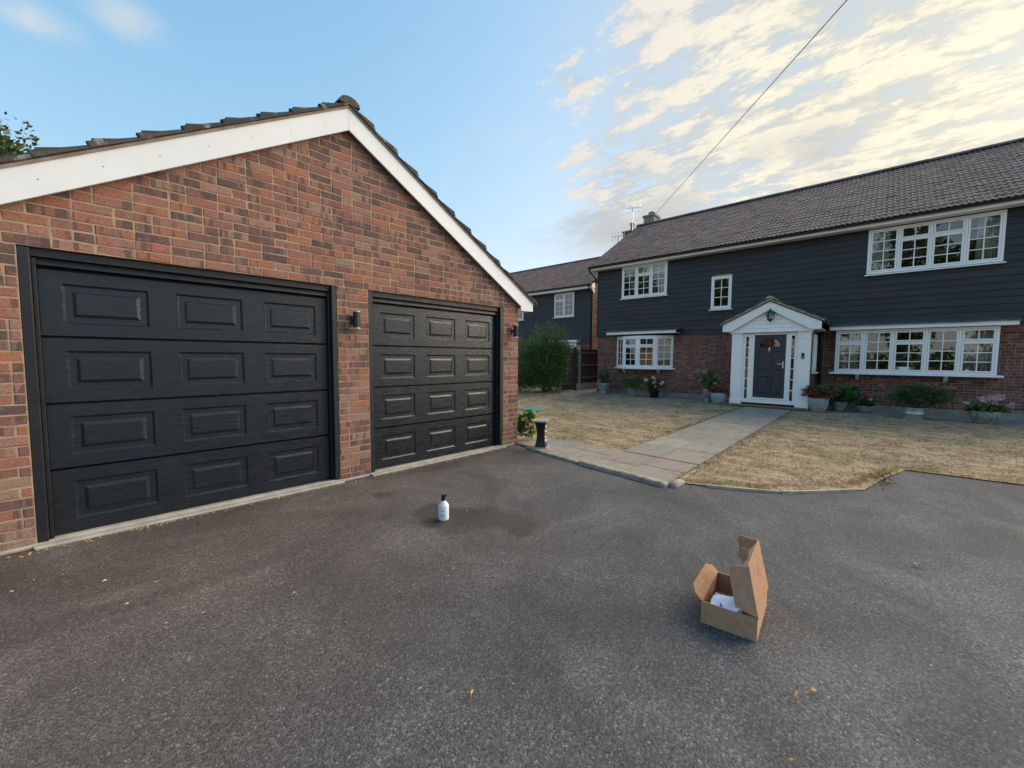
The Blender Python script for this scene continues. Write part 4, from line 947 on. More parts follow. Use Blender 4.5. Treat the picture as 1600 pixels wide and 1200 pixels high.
# chimney
b = MB(); b.box(-.02, .50, 4.15, 4.75, 7.2, 8.20); ch = b.build('chimney', M['concrete_path'], house)
b = MB(); b.cbox(-.07, .55, 4.10, 4.80, 8.20, 8.30, .02); b.build('chimney_cap', M['concrete_path'], ch)
b = MB(); b.lathe([(.15, 8.30), (.14, 8.44), (.16, 8.46), (.10, 8.5)], 14, (.24, 4.45)); b.build('chimney_pot', M['concrete_path'], ch)

# curtains and things on the window boards
def curtain(s0, s1, z0, z1, off, label, group, mat='curtain_cloth', folds=7):
    b = MB(); n = folds * 4; vs = []
    for i in range(n + 1):
        u = i / n; y = math.sin(u * folds * 2 * PI) * .022 + random.uniform(-.004, .004); vs += [(s0 + (s1 - s0) * u, -off + y, z0), (s0 + (s1 - s0) * u, -off + y * .8, z1)]
    b.add(vs, [(2 * i, 2 * i + 2, 2 * i + 3, 2 * i + 1) for i in range(n)]); me = b.mesh('curtain'); o = link('curtain', me, M[mat], None, True); o.matrix_world = HM
    md = o.modifiers.new('thick', 'SOLIDIFY'); md.thickness = .003
    return tag(o, label, 'curtain', group)
curtain(8.44, 8.80, 3.72, 4.98, -.10, 'pale curtain drawn to the left side of the wide upstairs window', 'pale curtains'); curtain(10.36, 10.74, 3.72, 4.98, -.10, 'pale curtain drawn to the right side of the wide upstairs window', 'pale curtains')
curtain(7.86, 8.30, 1.02, 2.25, .12, 'pale curtain behind the left light of the wide bay window', 'pale curtains'); curtain(10.24, 10.74, 1.02, 2.25, .12, 'pale curtain behind the right light of the wide bay window', 'pale curtains')
def blind(s0, s1, z0, z1, label):
    b = MB(); n = 5
    for k in range(n):
        a, c = z0 + (z1 - z0) * k / n, z0 + (z1 - z0) * (k + 1) / n; b.add([(s0, .05, a), (s1, .05, a), (s1, .06, c), (s0, .06, c), (s0, .075, a), (s1, .075, a), (s1, .085, c), (s0, .085, c)], [(0, 1, 2, 3), (4, 7, 6, 5), (0, 4, 5, 1), (0, 3, 7, 4), (1, 5, 6, 2)])
    o = b.build('roman_blind', M['blind_cloth']); o.matrix_world = HM; tag(o, label, 'blind')
blind(1.12, 2.78, 4.56, 4.95, 'half raised pale roman blind in the upstairs left window')
def on_board(name, s, off, z, build, label, cat):
    e = empty(name, HP(s, off, z), HROT, label, cat); build(e); return e
def vase_b(e):
    b = MB(); b.lathe([(.05, 0), (.075, .03), (.08, .08), (.05, .13), (.018, .18), (.016, .26)], 18); b.build('body', M['bottle_white'], e, True)
    b = MB(); b.lathe([(.09, .26), (.055, .40)], 18, cap=False); b.build('lamp_shade', M['blind_cloth'], e, True)
on_board('table_lamp', 8.02, .16, BAY[2] + .0, vase_b, 'small white table lamp inside the left light of the bay', 'lamp')
def kettle_b(e):
    b = MB(); b.lathe([(.07, 0), (.10, .03), (.115, .09), (.10, .15), (.06, .185), (.015, .20)], 20); b.build('bowl', M['silver'], e, True)
    b = MB(); b.tube([(-.10, 0, .13), (-.07, 0, .24), (0, 0, .28), (.07, 0, .24), (.10, 0, .13)], .010, 8); b.build('handle', M['black_metal'], e, True)
on_board('round_pot', 10.33, .17, BAY[2], kettle_b, 'round shiny pot with a hoop handle inside the right light of the bay', 'pot')
def planter_b(e):
    b = MB(); b.lathe([(.10, 0), (.17, .06), (.19, .15), (.18, .17)], 20, sx=1.15, sy=.75); b.build('bowl', M['bottle_white'], e, True)
    P, o_ = clump_points(260, (0, 0, .27), (.24, .13, .13), 10); link('leaves', leaf_mesh('leaves', P, .05, 'leaf_mid', .6, o_), None, e)
    P, o_ = clump_points(120, (0, 0, .33), (.25, .14, .11), 7, .18); link('blossom', leaf_mesh('blossom', P, .035, 'petal_rose', .9, o_), None, e)
on_board('flower_bowl', 9.22, .16, BAY[2], planter_b, 'white bowl of pink blossom inside the middle light of the bay', 'flower bowl')

# ================================================================== NEIGHBOUR
NO = 3.6
nb = empty('neighbour_house', HP(-2.43, -NO), HROT, 'neighbouring dark weatherboarded house with brown tiled roof behind the shrub', 'house')
W = 12.0; b = MB()
nw1 = (-2.42, -1.12, 3.66, 4.95); nw2 = (-5.9, -4.70, 3.66, 4.95); nbay = (-3.3, -.78, 1.06, 2.2)
for (p, q, a, b2) in rects_minus(-W, -.004, -.05, 2.27, [nbay]): b.box(p, q, .008, .22, a, b2)
for (p, q, a, b2) in rects_minus(-W, -.004, 2.27, 5.1, [nw1, nw2]): b.box(p, q, .012, .22, a, b2)
b.build('wall', M['mortar_house'], nb)
b = MB(); b.add([(-.003, .02, -.05), (-.003, 8.2, -.05), (-.003, 8.2, 5.1), (-.003, 4.0, 7.55), (-.003, .02, 5.1)], [(0, 1, 2, 3, 4)]); b.build('gable_wall', M['brick_house'], nb)
e = MB(); e.box(0, 8.0, .012, .02, 0, .1); gw = e.build('gable_face', M['mortar_sand'], nb); gw.rotation_euler = (0, 0, PI / 2); gw.location = (.012, .02, 0)
brickwork(gw, 0, 3.0, .0, 5.1, [], 0, M['brick_garage'], M['brick_garage_mass'], 0, lambda x, z: 0)
brickwork(nb, -W, 0, .15, 2.25, [(nbay[0], nbay[1], nbay[2], 9)], 0, M['brick_house'], M['brick_house_mass'], 0, lambda x, z: 0)
z = 2.25
while z < 4.95:
    for p, q in spans_minus(-W, .012, [(h[0], h[1]) for h in (nw1, nw2) if h[2] - .02 < z + WBP / 2 < h[3]]):
        c = MB(); c.add([(p, -.030, z), (q, -.030, z), (q, -.008, z + WBP + .02), (p, -.008, z + WBP + .02), (p, .011, z), (q, .011, z), (q, .011, z + WBP + .02), (p, .011, z + WBP + .02)], [(0, 1, 2, 3), (0, 4, 5, 1), (1, 5, 6, 2), (0, 3, 7, 4)]); c.build('weatherboard', M['weatherboard'], nb)
    z += WBP
for r in (nw1, nw2): window(nb, r[1] - r[0], r[3] - r[2], [(1, 'S'), (1, 'F')], (r[0], -.05, r[2]), 0, .06)
window(nb, nbay[1] - nbay[0], nbay[3] - nbay[2], [(1, 'S'), (1, 'F'), (1, 'S'), (1, 'F')], (nbay[0], -.3, nbay[2]), 0, .1)
b = MB(); b.cbox(nbay[0] - .12, nbay[1] + .12, -.42, -.02, 2.23, 2.36, .01); b.build('bay_roof', M['white_board'], nb)
b = MB(); b.box(nbay[0], nbay[1], -.25, .1, .95, 1.0); b.box(nbay[1] - .06, nbay[1] - .002, -.228, .1, 1.06, 2.22); b.build('bay_cheek', M['white_upvc'], nb)
b = MB(); b.box(-W, -.3, 3.0, 3.1, .1, 5.0); b.build('interior_wall', M['interior_cream'], nb)
nEO, nEZ, nRO, nRZ = .40, 5.20, -4.0, 7.62; nRP = math.atan2(nRZ - nEZ, nEO - nRO); nRL = math.hypot(nRZ - nEZ, nEO - nRO)
nTG = nRL / 19; b = MB(); b.add([(-W, -nEO, nEZ - .02), (.12, -nEO, nEZ - .02), (.12, -nRO, nRZ - .02), (-W, -nRO, nRZ - .02), (.12, -2 * nRO, nEZ), (-W, -2 * nRO, nEZ)], [(0, 1, 2, 3), (3, 2, 4, 5)]); b.build('roof_deck', M['dark_gutter'], nb)
mass = MB(); tg = nRL / 15
for r in range(19):
    for c in range(52): tile_mesh(mass, .235, nTG + .05, .018, 2, .022, 3, -12.1 + c * .235, -nEO - .02 + r * nTG * math.cos(nRP), nEZ + r * nTG * math.sin(nRP), nRP)
tag(mass.build('roof_tiles', M['tile_house_mass'], nb), kind='stuff')
b = MB(); pts = [(math.cos(PI * k / 8) * .12, math.sin(PI * k / 8) * .09) for k in range(9)]; b.prism(pts, 0, 12.3); o = b.build('ridge', M['tile_house'], nb); o.rotation_euler = (0, 0, -PI / 2); o.location = (-12.1, -nRO, nRZ)
b = MB(); b.box(-W, .15, -.36, -.335, 5.0, 5.16); b.build('eaves_fascia', M['white_board'], nb)
b = MB(); b.box(-W, .15, -.333, -.005, 5.005, 5.02); b.add([(.125, -.40, 5.02), (.125, -.02, 4.72), (.125, -.02, 5.3), (.125, -.40, 5.18)], [(0, 1, 2, 3)]); b.build('soffit', M['white_board'], nb)
b = MB(); b.tube([(-W, -.42, 5.16), (.18, -.42, 5.16)], .045, 8); b.build('gutter', M['dark_gutter'], nb)
b = MB(); b.tube([(-.02, -.42, 5.12), (-.02, -.40, 5.05), (-.06, -.09, 4.85), (-.06, -.07, 4.7), (-.06, -.07, .1)], .036, 8); b.build('downpipe', M['dark_gutter'], nb, True)
b = MB(); b.box(.10, .62, 3.0, 3.6, 6.4, 8.50); nc = b.build('chimney', M['plain_brick'], nb); b = MB(); b.cbox(.05, .67, 2.95, 3.65, 8.50, 8.58, .02); b.build('chimney_cap', M['concrete_path'], nc)
b = MB(); b.lathe([(.13, 8.58), (.11, 8.60), (.10, 8.88), (.13, 8.90), (.13, 8.94)], 14, (.50, 3.3)); b.build('chimney_pot', M['terracotta'], nc)
b = MB(); b.lathe([(.16, 9.0), (.16, 9.03)], 12, (.50, 3.3)); b.lathe([(.015, 8.92), (.015, 9.01)], 6, (.50, 3.3)); b.build('chimney_cowl', M['aluminium'], nc)
def aerial(s, off, z, h, label, rz, rods):
    e = empty('tv_aerial', HP(s, off, z), rz, label, 'aerial', 'aerials on the chimneys'); b = MB(); b.tube([(0, 0, 0), (0, 0, h)], .022, 6); b.build('mast', M['aluminium'], e)
    b = MB(); b.tube([(-.35, 0, h - .03), (.45, 0, h - .03)], .016, 6)
    b.build('boom', M['aluminium'], e); 
    for i in range(rods):
        b = MB(); xx = -.32 + i * .7 / max(1, rods - 1); b.tube([(xx, 0, h - .03 - (.28 if rods > 4 else .2)), (xx, 0, h - .03 + (.28 if rods > 4 else .2))], .012, 5); b.build('rod', M['aluminium'], e)
aerial(-1.73, -6.5, 8.5, 1.25, 'tall thin television aerial mast beside the clay chimney pot', HROT + .6, 3)
aerial(-2.55, -6.4, 7.6, .75, 'low bushy television aerial left of the far chimney', HROT + .2, 5)

# ================================================================== FENCE AND GATE (boundary between the houses)
fs_ = -1.0
fence = empty('boundary_fence', HP(fs_, .12), HROT + PI / 2, 'dark close boarded fence with concrete posts beside the house corner', 'fence')
# local x runs away from the road (into the gap), local -y faces the house
def fpost(x, h, mat, w=.10, name='concrete_post'): b = MB(); b.cbox(x - w / 2, x + w / 2, -w / 2, w / 2, -.05, h, .01); return b.build(name, mat, fence)
for x_, h in ((.28, 1.95), (2.15, 1.85), (4.0, 1.85)): fpost(x_, h, M['concrete'])
for (a, b_, h) in ((.02, .225, 1.72), (.335, 2.095, 1.78), (2.205, 3.945, 1.78)):
    g = MB(); g.cbox(a, b_, -.025, .025, 0, .28, .006); g.build('gravel_board', M['concrete'], fence)
    for zz in (.5, 1.05, 1.6):
        r = MB(); r.cbox(a, b_, -.055, -.015, zz, zz + .07, .006); r.build('rail', M['fence_wood_pale'], fence)
    c = MB(); c.cbox(a, b_, -.045, .045, h, h + .04, .006); c.build('capping', M['fence_wood_pale'], fence)
    x_ = a + .004
    while x_ < b_ - .03:
        w = min(.115, b_ - x_); s = MB(); s.add([(x_, -.002, .285), (x_ + w, .004, .285), (x_ + w, .004, h), (x_, -.002, h), (x_, .016, .285), (x_ + w, .014, .285), (x_ + w, .014, h), (x_, .016, h)], [(0, 1, 2, 3), (4, 7, 6, 5), (0, 3, 7, 4), (1, 5, 6, 2), (3, 2, 6, 7)]); s.build('slat', M['fence_wood'], fence); x_ += .10
gate = empty('garden_gate', HP(fs_, 1.22), HROT + PI / 2, 'tall dark boarded gate with a black post behind the shrub', 'gate')
b = MB(); b.cbox(1.02, 1.10, -.05, .05, 0, 1.88, .008); b.build('post', M['black_metal'], gate)
b = MB(); b.cbox(-.10, -.02, -.05, .05, 0, 1.80, .008); b.build('post', M['concrete'], gate)
for zz in (.25, .98, 1.55): b = MB(); b.cbox(.0, 1.0, -.05, -.012, zz, zz + .09, .006); b.build('rail', M['fence_wood'], gate)
for k in range(10): b = MB(); b.cbox(.004 + k * .1, .096 + k * .1, -.010, .012, .05, 1.78 - (.0 if k % 2 else .01), .004); b.build('slat', M['fence_wood'], gate)

# ================================================================== SHRUB
sb = empty('hedge_shrub', (12.75, 10.55, 0), 0, 'large green privet shrub beside the garage corner and garden gate', 'shrub')
b = MB()
for k in range(9):
    a = random.uniform(0, 2 * PI); r = random.uniform(.05, .5); b.tube([(r * math.cos(a), r * math.sin(a), 0), (r * 1.5 * math.cos(a), r * 1.5 * math.sin(a), .6), (r * 2.0 * math.cos(a + .2), r * 2.0 * math.sin(a + .2), 1.5)], [.035, .025, .008], 6)
b.build('stem', M['bark'], sb)
P1, o1 = clump_points(22000, (0, 0, 1.15), (1.15, 1.10, 1.20), 110, .25, .8, .06); P2, o2 = clump_points(9000, (.15, -.25, 1.70), (.90, .85, .85), 50, .26); P3, o3 = clump_points(16000, (-.85, .85, 1.12), (1.25, 1.25, 1.18), 80, .26, .8, .08)
me = leaf_mesh('crown', np.concatenate([P1, P2, P3]), .066, 'leaf_hedge', .55, np.concatenate([o1, o2, o3]), .35); link('crown', me, None, sb)
tw = []
for _ in range(70):
    a = random.uniform(0, 2 * PI); r = random.uniform(0, .8); x_, y_ = .1 + r * math.cos(a), -.2 + r * math.sin(a); zt = 1.75 + .75 * math.sqrt(max(0, 1 - r * r)); h = random.uniform(.12, .42)
    for i in range(16): tw.append((x_ + random.gauss(0, .02) + i * .004 * math.cos(a), y_ + random.gauss(0, .02), zt + h * i / 16))
link('shoots', leaf_mesh('shoots', np.array(tw), .06, 'leaf_mid', .5, None, .8), None, sb)

# ================================================================== POTTED PLANTS
def pot_profile(w, h, kind):
    r = w / 2
    if kind == 'bucket': return [(r * .8, 0), (r * .82, .01), (r * .97, h * .93), (r * 1.03, h * .95), (r * 1.03, h), (r * .94, h), (r * .9, h * .88)]
    if kind == 'tub': return [(r * .92, 0), (r * .94, .02), (r * .97, h * .45), (r * .995, h * .47), (r * .98, h * .5), (r * 1.0, h * .95), (r * 1.03, h), (r * .96, h), (r * .94, h * .85)]
    if kind == 'urn': return [(r * .66, 0), (r * .68, h * .10), (r * .60, h * .16), (r * .80, h * .45), (r * .93, h * .78), (r * .92, h * .84), (r * 1.04, h * .88), (r * 1.04, h), (r * .9, h), (r * .86, h * .86)]
    if kind == 'bowl': return [(r * .5, 0), (r * .58, h * .05), (r * .85, h * .5), (r * .98, h * .9), (r * 1.02, h), (r * .92, h), (r * .88, h * .86)]
    if kind == 'round': return [(r * .66, 0), (r * .72, h * .04), (r * .92, h * .4), (r * 1.0, h * .8), (r * .98, h), (r * .9, h), (r * .88, h * .86)]
    return [(r * .72, 0), (r * .75, h * .02), (r * .95, h * .9), (r * 1.02, h * .92), (r * 1.02, h), (r * .92, h), (r * .9, h * .86)]
def potted(s, off, label, kind, mat, w, h, plants, flowers=(), relief=None, cat='potted plant'):
    e = empty('potted_plant', HP(s, off, .005), HROT, label, cat, 'pots standing along the house wall')
    b = MB(); b.lathe(pot_profile(w, h, kind), 28, wob=0); pot = b.build('pot', M[mat], e, True)
    if relief:
        for k in range(9):
            a = 2 * PI * k / 9; rb = MB(); pr_ = []
            for i in range(9):
                u = i / 8; zz = h * (.35 + .45 * abs(math.sin(u * PI))); rr = w / 2 * (.78 + .22 * (zz / h)) * (1.0 if relief == 'swag' else 1.); aa = a + (u - .5) * .62; pr_.append((rr * math.cos(aa) * 1.01, rr * math.sin(aa) * 1.01, zz))
            rb.tube(pr_, .014, 5); rb.build('relief', M[mat], pot, True)
    b = MB(); b.lathe([(w * .45, h * .86), (w * .2, h * .88), (.01, h * .89)], 16, cap=False); b.build('soil', M['soil'], e)
    for (nm, lm, n, c, r, size, asp, clumps, spread) in plants:
        P, o_ = clump_points(n, c, r, clumps, spread, .7, h * .8); link(nm, leaf_mesh(nm, P, size, lm, asp, o_, .25), None, e)
        st = MB()
        for k in range(7): 
            a = random.uniform(0, 2 * PI); st.tube([(0, 0, h * .85), (c[0] + r[0] * .5 * math.cos(a), c[1] + r[1] * .5 * math.sin(a), c[2] + r[2] * .3)], [.008, .004], 5)
        st.build('stem', M['leaf_dark'], e)
    for (lm, x_, y_, z_, r) in flowers:
        P, o_ = clump_points(46, (x_, y_, z_), (r, r, r * .75), 12, .35); fo = link('flower', leaf_mesh('flower', P, r * .55, lm, .95, o_, .2), None, e)
        st = MB(); st.tube([(x_ * .4, y_ * .4, h), (x_, y_, z_)], .004, 4); st.build('flower_stem', M['leaf_mid'], fo)
    return e
def ring(lm, n, rx, z0, z1, r, cx=0, cy=0): return [(lm, cx + rx * random.uniform(.2, 1.) * math.cos(a), cy + rx * random.uniform(.2, 1.) * math.sin(a), random.uniform(z0, z1), r * random.uniform(.8, 1.2)) for a in [random.uniform(0, 2 * PI) for _ in range(n)]]
potted(.63, .60, 'carved grey stone urn with a straggly red rose by the house corner', 'urn', 'stone_pot', .48, .40, [('foliage', 'leaf_dark', 520, (.05, .0, .72), (.26, .24, .36), .055, .6, 16, .3)], [('petal_red', .24, .12, .98, .05), ('petal_red', .18, -.1, 1.02, .045), ('petal_cream', -.12, -.18, .48, .04), ('petal_red', .30, .02, .93, .035)], 'swag')
potted(2.05, 1.02, 'galvanised bucket with a bushy green shrub below the bow window', 'bucket', 'galvanised', .30, .34, [('foliage', 'leaf_mid', 2600, (-.02, 0, .55), (.42, .38, .27), .055, .42, 36, .30)])
potted(2.84, .90, 'black pot of white and red geraniums below the bow window', 'plain', 'black_pot', .36, .26, [('foliage', 'leaf_dark', 800, (0, 0, .44), (.32, .30, .22), .07, .8, 20, .28)], [('petal_white', -.22, -.2, .66, .075), ('petal_white', .02, -.16, .72, .08), ('petal_red', .12, .0, .68, .07), ('petal_white', .30, -.10, .52, .085), ('petal_white', .06, -.26, .52, .055), ('petal_rose', .14, -.26, .42, .05), ('petal_white', .10, -.2, .58, .045)])
potted(4.62, .86, 'patterned pale pot with cream hydrangea heads left of the porch', 'urn', 'stone_pot', .30, .40, [('foliage', 'leaf_mid', 700, (0, 0, .70), (.30, .28, .28), .075, .6, 18, .3)], [('petal_cream', -.05, -.15, 1.0, .07), ('petal_cream', -.2, -.15, .72, .065), ('petal_cream', .2, -.1, .80, .055), ('petal_white', .26, -.2, .62, .05), ('petal_cream', -.26, 0, .62, .05)], 'swag')
potted(5.10, 1.48, 'round grey pot with russet sedum left of the front door', 'round', 'grey_pot', .44, .36, [('foliage', 'leaf_brown', 900, (0, 0, .44), (.30, .28, .12), .05, .7, 18, .3)])
potted(7.58, 1.52, 'large round grey pot with russet sedum right of the front door', 'round', 'grey_pot', .46, .38, [('foliage', 'leaf_brown', 1500, (0, 0, .50), (.40, .36, .16), .05, .7, 26, .28), ('green_leaves', 'leaf_mid', 240, (-.05, .05, .62), (.24, .22, .12), .06, .6, 9, .3)])
potted(7.98, .80, 'squat stone pot with broad hosta leaves behind the russet sedum', 'bowl', 'stone_pot', .36, .26, [('foliage', 'leaf_hosta', 220, (0, 0, .46), (.40, .38, .24), .20, .72, 16, .3)])
potted(8.50, .80, 'shallow grey bowl of magenta flowers between the hosta and the big bush', 'bowl', 'stone_pot', .40, .18, [('foliage', 'leaf_dark', 420, (0, 0, .28), (.22, .2, .12), .06, .6, 14, .3)], ring('petal_pink', 9, .17, .40, .52, .05) + [('petal_white', .12, -.14, .36, .04)])
potted(9.40, 1.47, 'oval galvanised tub with a broad dark green bush below the wide bay', 'tub', 'galvanised', .40, .27, [('foliage', 'leaf_dark', 5200, (.06, 0, .54), (.60, .46, .30), .05, .4, 60, .30), ('top_shoots', 'leaf_mid', 1500, (-.05, -.05, .70), (.42, .36, .20), .05, .38, 26, .30)])
potted(10.52, 1.32, 'carved stone bowl of pale lilac geraniums at the right end of the bay', 'bowl', 'stone_pot', .46, .28, [('foliage', 'leaf_mid', 900, (0, 0, .36), (.30, .28, .14), .07, .8, 22, .28)], ring('petal_lilac', 13, .28, .46, .62, .062) + [('petal_lilac', .36, -.10, .44, .06), ('petal_white', -.30, -.1, .44, .05)], 'swag')

# yellow flowers at the garage corner
yf_ = empty('yellow_flowers', (4.98, 4.50, .02), 0, 'bushy yellow flowers growing at the garage corner', 'flowers')
P, o_ = clump_points(900, (0, 0, .28), (.20, .20, .27), 18, .28, .7, .02); link('foliage', leaf_mesh('foliage', P, .06, 'leaf_mid', .5, o_), None, yf_)
for k in range(26):
    a = random.uniform(0, 2 * PI); u = random.uniform(.05, .5); r = .20 * random.uniform(.75, 1.1); P, o_ = clump_points(16, (r * math.cos(a), r * math.sin(a), u), (.024, .024, .018), 8, .4); link('flower', leaf_mesh('flower', P, .026, 'petal_yellow', .9, o_), None, yf_)

# ================================================================== SMALL THINGS ON THE GROUND
# green inspection cover
ic = empty('inspection_cover', (8.05, 7.12, .012), 0, 'round green plastic inspection cover set in the lawn', 'cover')
b = MB(); b.lathe([(.34, 0), (.34, .022), (.32, .026)], 36); b.build('rim', M['green_plastic'], ic)
b = MB(); b.lathe([(.31, .02), (.31, .032), (.29, .036), (.01, .038)], 36); b.build('lid', M['green_plastic'], ic)
# pedestal
pe = empty('garden_pedestal', (4.70, 3.95, .03), .55, 'black waisted pedestal with a square grey top on the path edge', 'pedestal')
b = MB(); b.cbox(-.12, .12, -.12, .12, 0, .018, .004); b.build('base_plate', M['silver'], pe)
b = MB(); n = 12; rows = []
for i in range(n + 1):
    u = i / n; hw = .055 + .032 * (2 * u - 1) ** 2; z_ = .018 + u * .385; rows += [(-hw, -hw, z_), (hw, -hw, z_), (hw, hw, z_), (-hw, hw, z_)]
b.add(rows, [(i * 4 + k, i * 4 + (k + 1) % 4, i * 4 + 4 + (k + 1) % 4, i * 4 + 4 + k) for i in range(n) for k in range(4)] + [(3, 2, 1, 0), (n * 4, n * 4 + 1, n * 4 + 2, n * 4 + 3)]); body = b.build('column', M['black_plastic'], pe)
for (zz, sx_) in ((.10, .02), (.16, -.005), (.24, .012), (.32, .02)):
    b = MB(); b.tube([(sx_ - .02, -.068, zz - .03), (sx_, -.070, zz), (sx_ + .022, -.068, zz + .022)], [.003, .009, .003], 5); b.build('silver_leaf', M['silver'], body)
b = MB(); b.cbox(-.115, .115, -.115, .115, .403, .425, .004); b.build('top_plate', M['silver'], pe)
# bottle
bo_ = empty('spray_bottle', (2.035, 2.80, 0), -.75, 'white plastic bottle with a black cap standing on the damp patch', 'bottle')
b = MB(); b.lathe([(.040, 0), (.045, .006), (.046, .02), (.046, .122), (.043, .134), (.022, .160), (.017, .168), (.017, .178)], 28); bb = b.build('body', M['bottle_white'], bo_, True)
b = MB(); b.lathe([(.020, .172), (.020, .186), (.017, .188), (.017, .206), (.019, .207), (.019, .216), (.005, .218)], 20); b.build('cap', M['black_plastic'], bo_, False)
b = MB(); b.box(-.008, .030, -.008, .008, .207, .217); b.build('nozzle', M['black_plastic'], bo_)
for (z0, z1, a0, a1) in ((.088, .094, -.32, .32), (.062, .0635, -.2, .2), (.052, .056, -.5, .45), (.046, .0485, -.42, .38), (.040, .0415, -.45, .2), (.034, .0352, -.3, .3)):
    b = MB(); k = 10; rr = .0464; vs = []
    for i in range(k + 1):
        a = -PI / 2 + .05 + a0 + (a1 - a0) * i / k; vs += [(rr * math.cos(a), rr * math.sin(a), z0), (rr * math.cos(a), rr * math.sin(a), z1)]
    b.add(vs, [(2 * i, 2 * i + 2, 2 * i + 3, 2 * i + 1) for i in range(k) if (z1 - z0 > .005 or i % 4 != 3)]); b.build('label_print', M['print_grey'], bb)
# cardboard box
FL, FR_, BR = Vector((2.190, .715, 0)), Vector((2.225, .460, 0)), Vector((2.600, .498, 0)); BL = FL + BR - FR_; BH = .115
cb_ = empty('cardboard_box', (FL + FR_ + BR + BL) / 4, 0, 'open brown cardboard mailing box on the tarmac with its lid up', 'box'); C0 = cb_.location.copy()
def panel(name, pts, mat_in, mat_out, th=.004, rounded=0):
    pts = [Vector(p) - C0 for p in pts]; n = (pts[1] - pts[0]).cross(pts[-1] - pts[0]).normalized() * th; b = MB(); k = len(pts)
    b.add(pts, [tuple(range(k))], 0); b.add([p - n for p in pts], [tuple(reversed(range(k)))], 1)
    b.add(pts + [p - n for p in pts], [(i, k + i, k + (i + 1) % k, (i + 1) % k) for i in range(k)], 0)
    return b.build(name, [M[mat_in], M[mat_out]], cb_)
up = Vector((0, 0, BH)); z1_ = Vector((0, 0, .003))
panel('bottom', [FL + z1_, FR_ + z1_, BR + z1_, BL + z1_], 'card_inner', 'card_outer')
inn = lambda a, b_: [a, b_, b_ + up, a + up]
for a, b_ in ((FR_, FL), (FL, BL), (BL, BR), (BR, FR_)): 
    panel('side_panel', inn(b_ + z1_, a + z1_), 'card_inner', 'card_outer')
hA, hB = FR_ + up + z1_, BR + up + z1_; tA = Vector((2.25, .520, .362)); tB = Vector((2.622, .560, .362))
lid = panel('lid', [hA, tA, tB, hB], 'card_inner', 'card_outer')
b = MB(); e1 = (hB - hA); e2 = (tA - hA); nrm = e1.cross(e2).normalized(); nrm = nrm if nrm.y < 0 else -nrm
for (u0, u1, v0, v1) in ((.50, .60, .50, .66), (.50, .56, .68, .72), (.58, .66, .46, .50)):
    q = [hA - C0 + e1 * u + e2 * v + nrm * .0052 for u, v in ((u0, v0), (u1, v0), (u1, v1), (u0, v1))]; b.add(q, [(0, 1, 2, 3)])
b.build('printed_mark', M['print_red'], lid)
wv = Vector((-.03, .085, -.01)); a0 = hA + (tA - hA) * .03; a1 = tA - (tA - hA) * .02
panel('lid_wing', [a0, a0 + wv * .55 + Vector((0, 0, .02)), a0 + wv + (a1 - a0) * .16, a1 + wv + (a0 - a1) * .10, a1 + wv * .8, a1][::-1], 'card_inner', 'card_inner')
w2 = Vector((.03, .12, -.01)); a0 = hB + (tB - hB) * .06; a1 = tB - (tB - hB) * .02
panel('lid_wing', [a0, a1, a1 + w2 * .8, a1 + w2 + (a0 - a1) * .1, a0 + w2 + (a1 - a0) * .2, a0 + w2 * .5], 'card_inner', 'card_inner')
tf = Vector((.0, .038, -.062)); q0 = tA + (tB - tA) * .04; q1 = tB - (tB - tA) * .04
panel('tuck_flap', [q0, q1, q1 + tf - (tB - tA) * .05, q0 + tf + (tB - tA) * .05], 'card_inner', 'card_inner')
ta_, tb_ = Vector((.030, .052, -.010)), Vector((-.012, .006, -.060)); q0 = tA + (tB - tA) * .50 + Vector((-.01, .020, .006))
panel('tuck_tab', [q0, q0 + ta_ * .85, q0 + ta_ + tb_ * .15, q0 + ta_ + tb_ * .85, q0 + ta_ * .8 + tb_, q0 + tb_], 'card_inner', 'card_inner')
fo = Vector((-.012, .055, .055)); g0, g1 = FL + up + z1_, BL + up + z1_; gd = (g1 - g0)
fl_ = panel('side_flap', [g0, g0 + fo * .6 - gd * .0, g0 + fo + gd * .14, g1 + fo - gd * .14, g1 + fo * .6, g1], 'card_inner', 'card_outer')
b = MB(); nn = gd.cross(fo).normalized(); nn = nn if nn.y < 0 or nn.z > 0 else -nn
for (u0, u1, v0, v1) in ((.42, .56, .50, .84), (.30, .33, .25, .55), (.36, .38, .2, .45)):
    q = [g0 - C0 + gd * u + fo * v + nn * .003 for u, v in ((u0, v0), (u1, v0), (u1, v1), (u0, v1))]; b.add(q, [(0, 1, 2, 3)]); b.add([p - nn * .0085 for p in q], [(3, 2, 1, 0)])
b.build('printed_mark', M['print_dark'], fl_)
cen = (FL + FR_ + BR + BL) / 4
def sheet(loc, w, h, rz, tilt, label, k=8):
    b = MB(); vs = []
    for i in range(k + 1):
        for j in range(k + 1):
            u, v = i / k - .5, j / k - .5; vs.append((u * w, v * h, .012 * math.sin(u * 7 + v * 4) + random.uniform(-.003, .003)))
    b.add(vs, [(i * (k + 1) + j, (i + 1) * (k + 1) + j, (i + 1) * (k + 1) + j + 1, i * (k + 1) + j + 1) for i in range(k) for j in range(k)]); o = b.build('paper_sheet', M['paper_white'], None, True); o.location = loc; o.rotation_euler = (tilt, .12, rz)
    md = o.modifiers.new('thick', 'SOLIDIFY'); md.thickness = .001
    return tag(o, label, 'paper', 'papers in the cardboard box')
sheet(cen + Vector((-.03, .03, .058)), .24, .15, .15, .10, 'folded bluish white paper lying flat in the cardboard box')
sheet(cen + Vector((-.07, .0, .080)), .16, .10, .55, -.22, 'smaller bluish paper resting on top in the cardboard box')

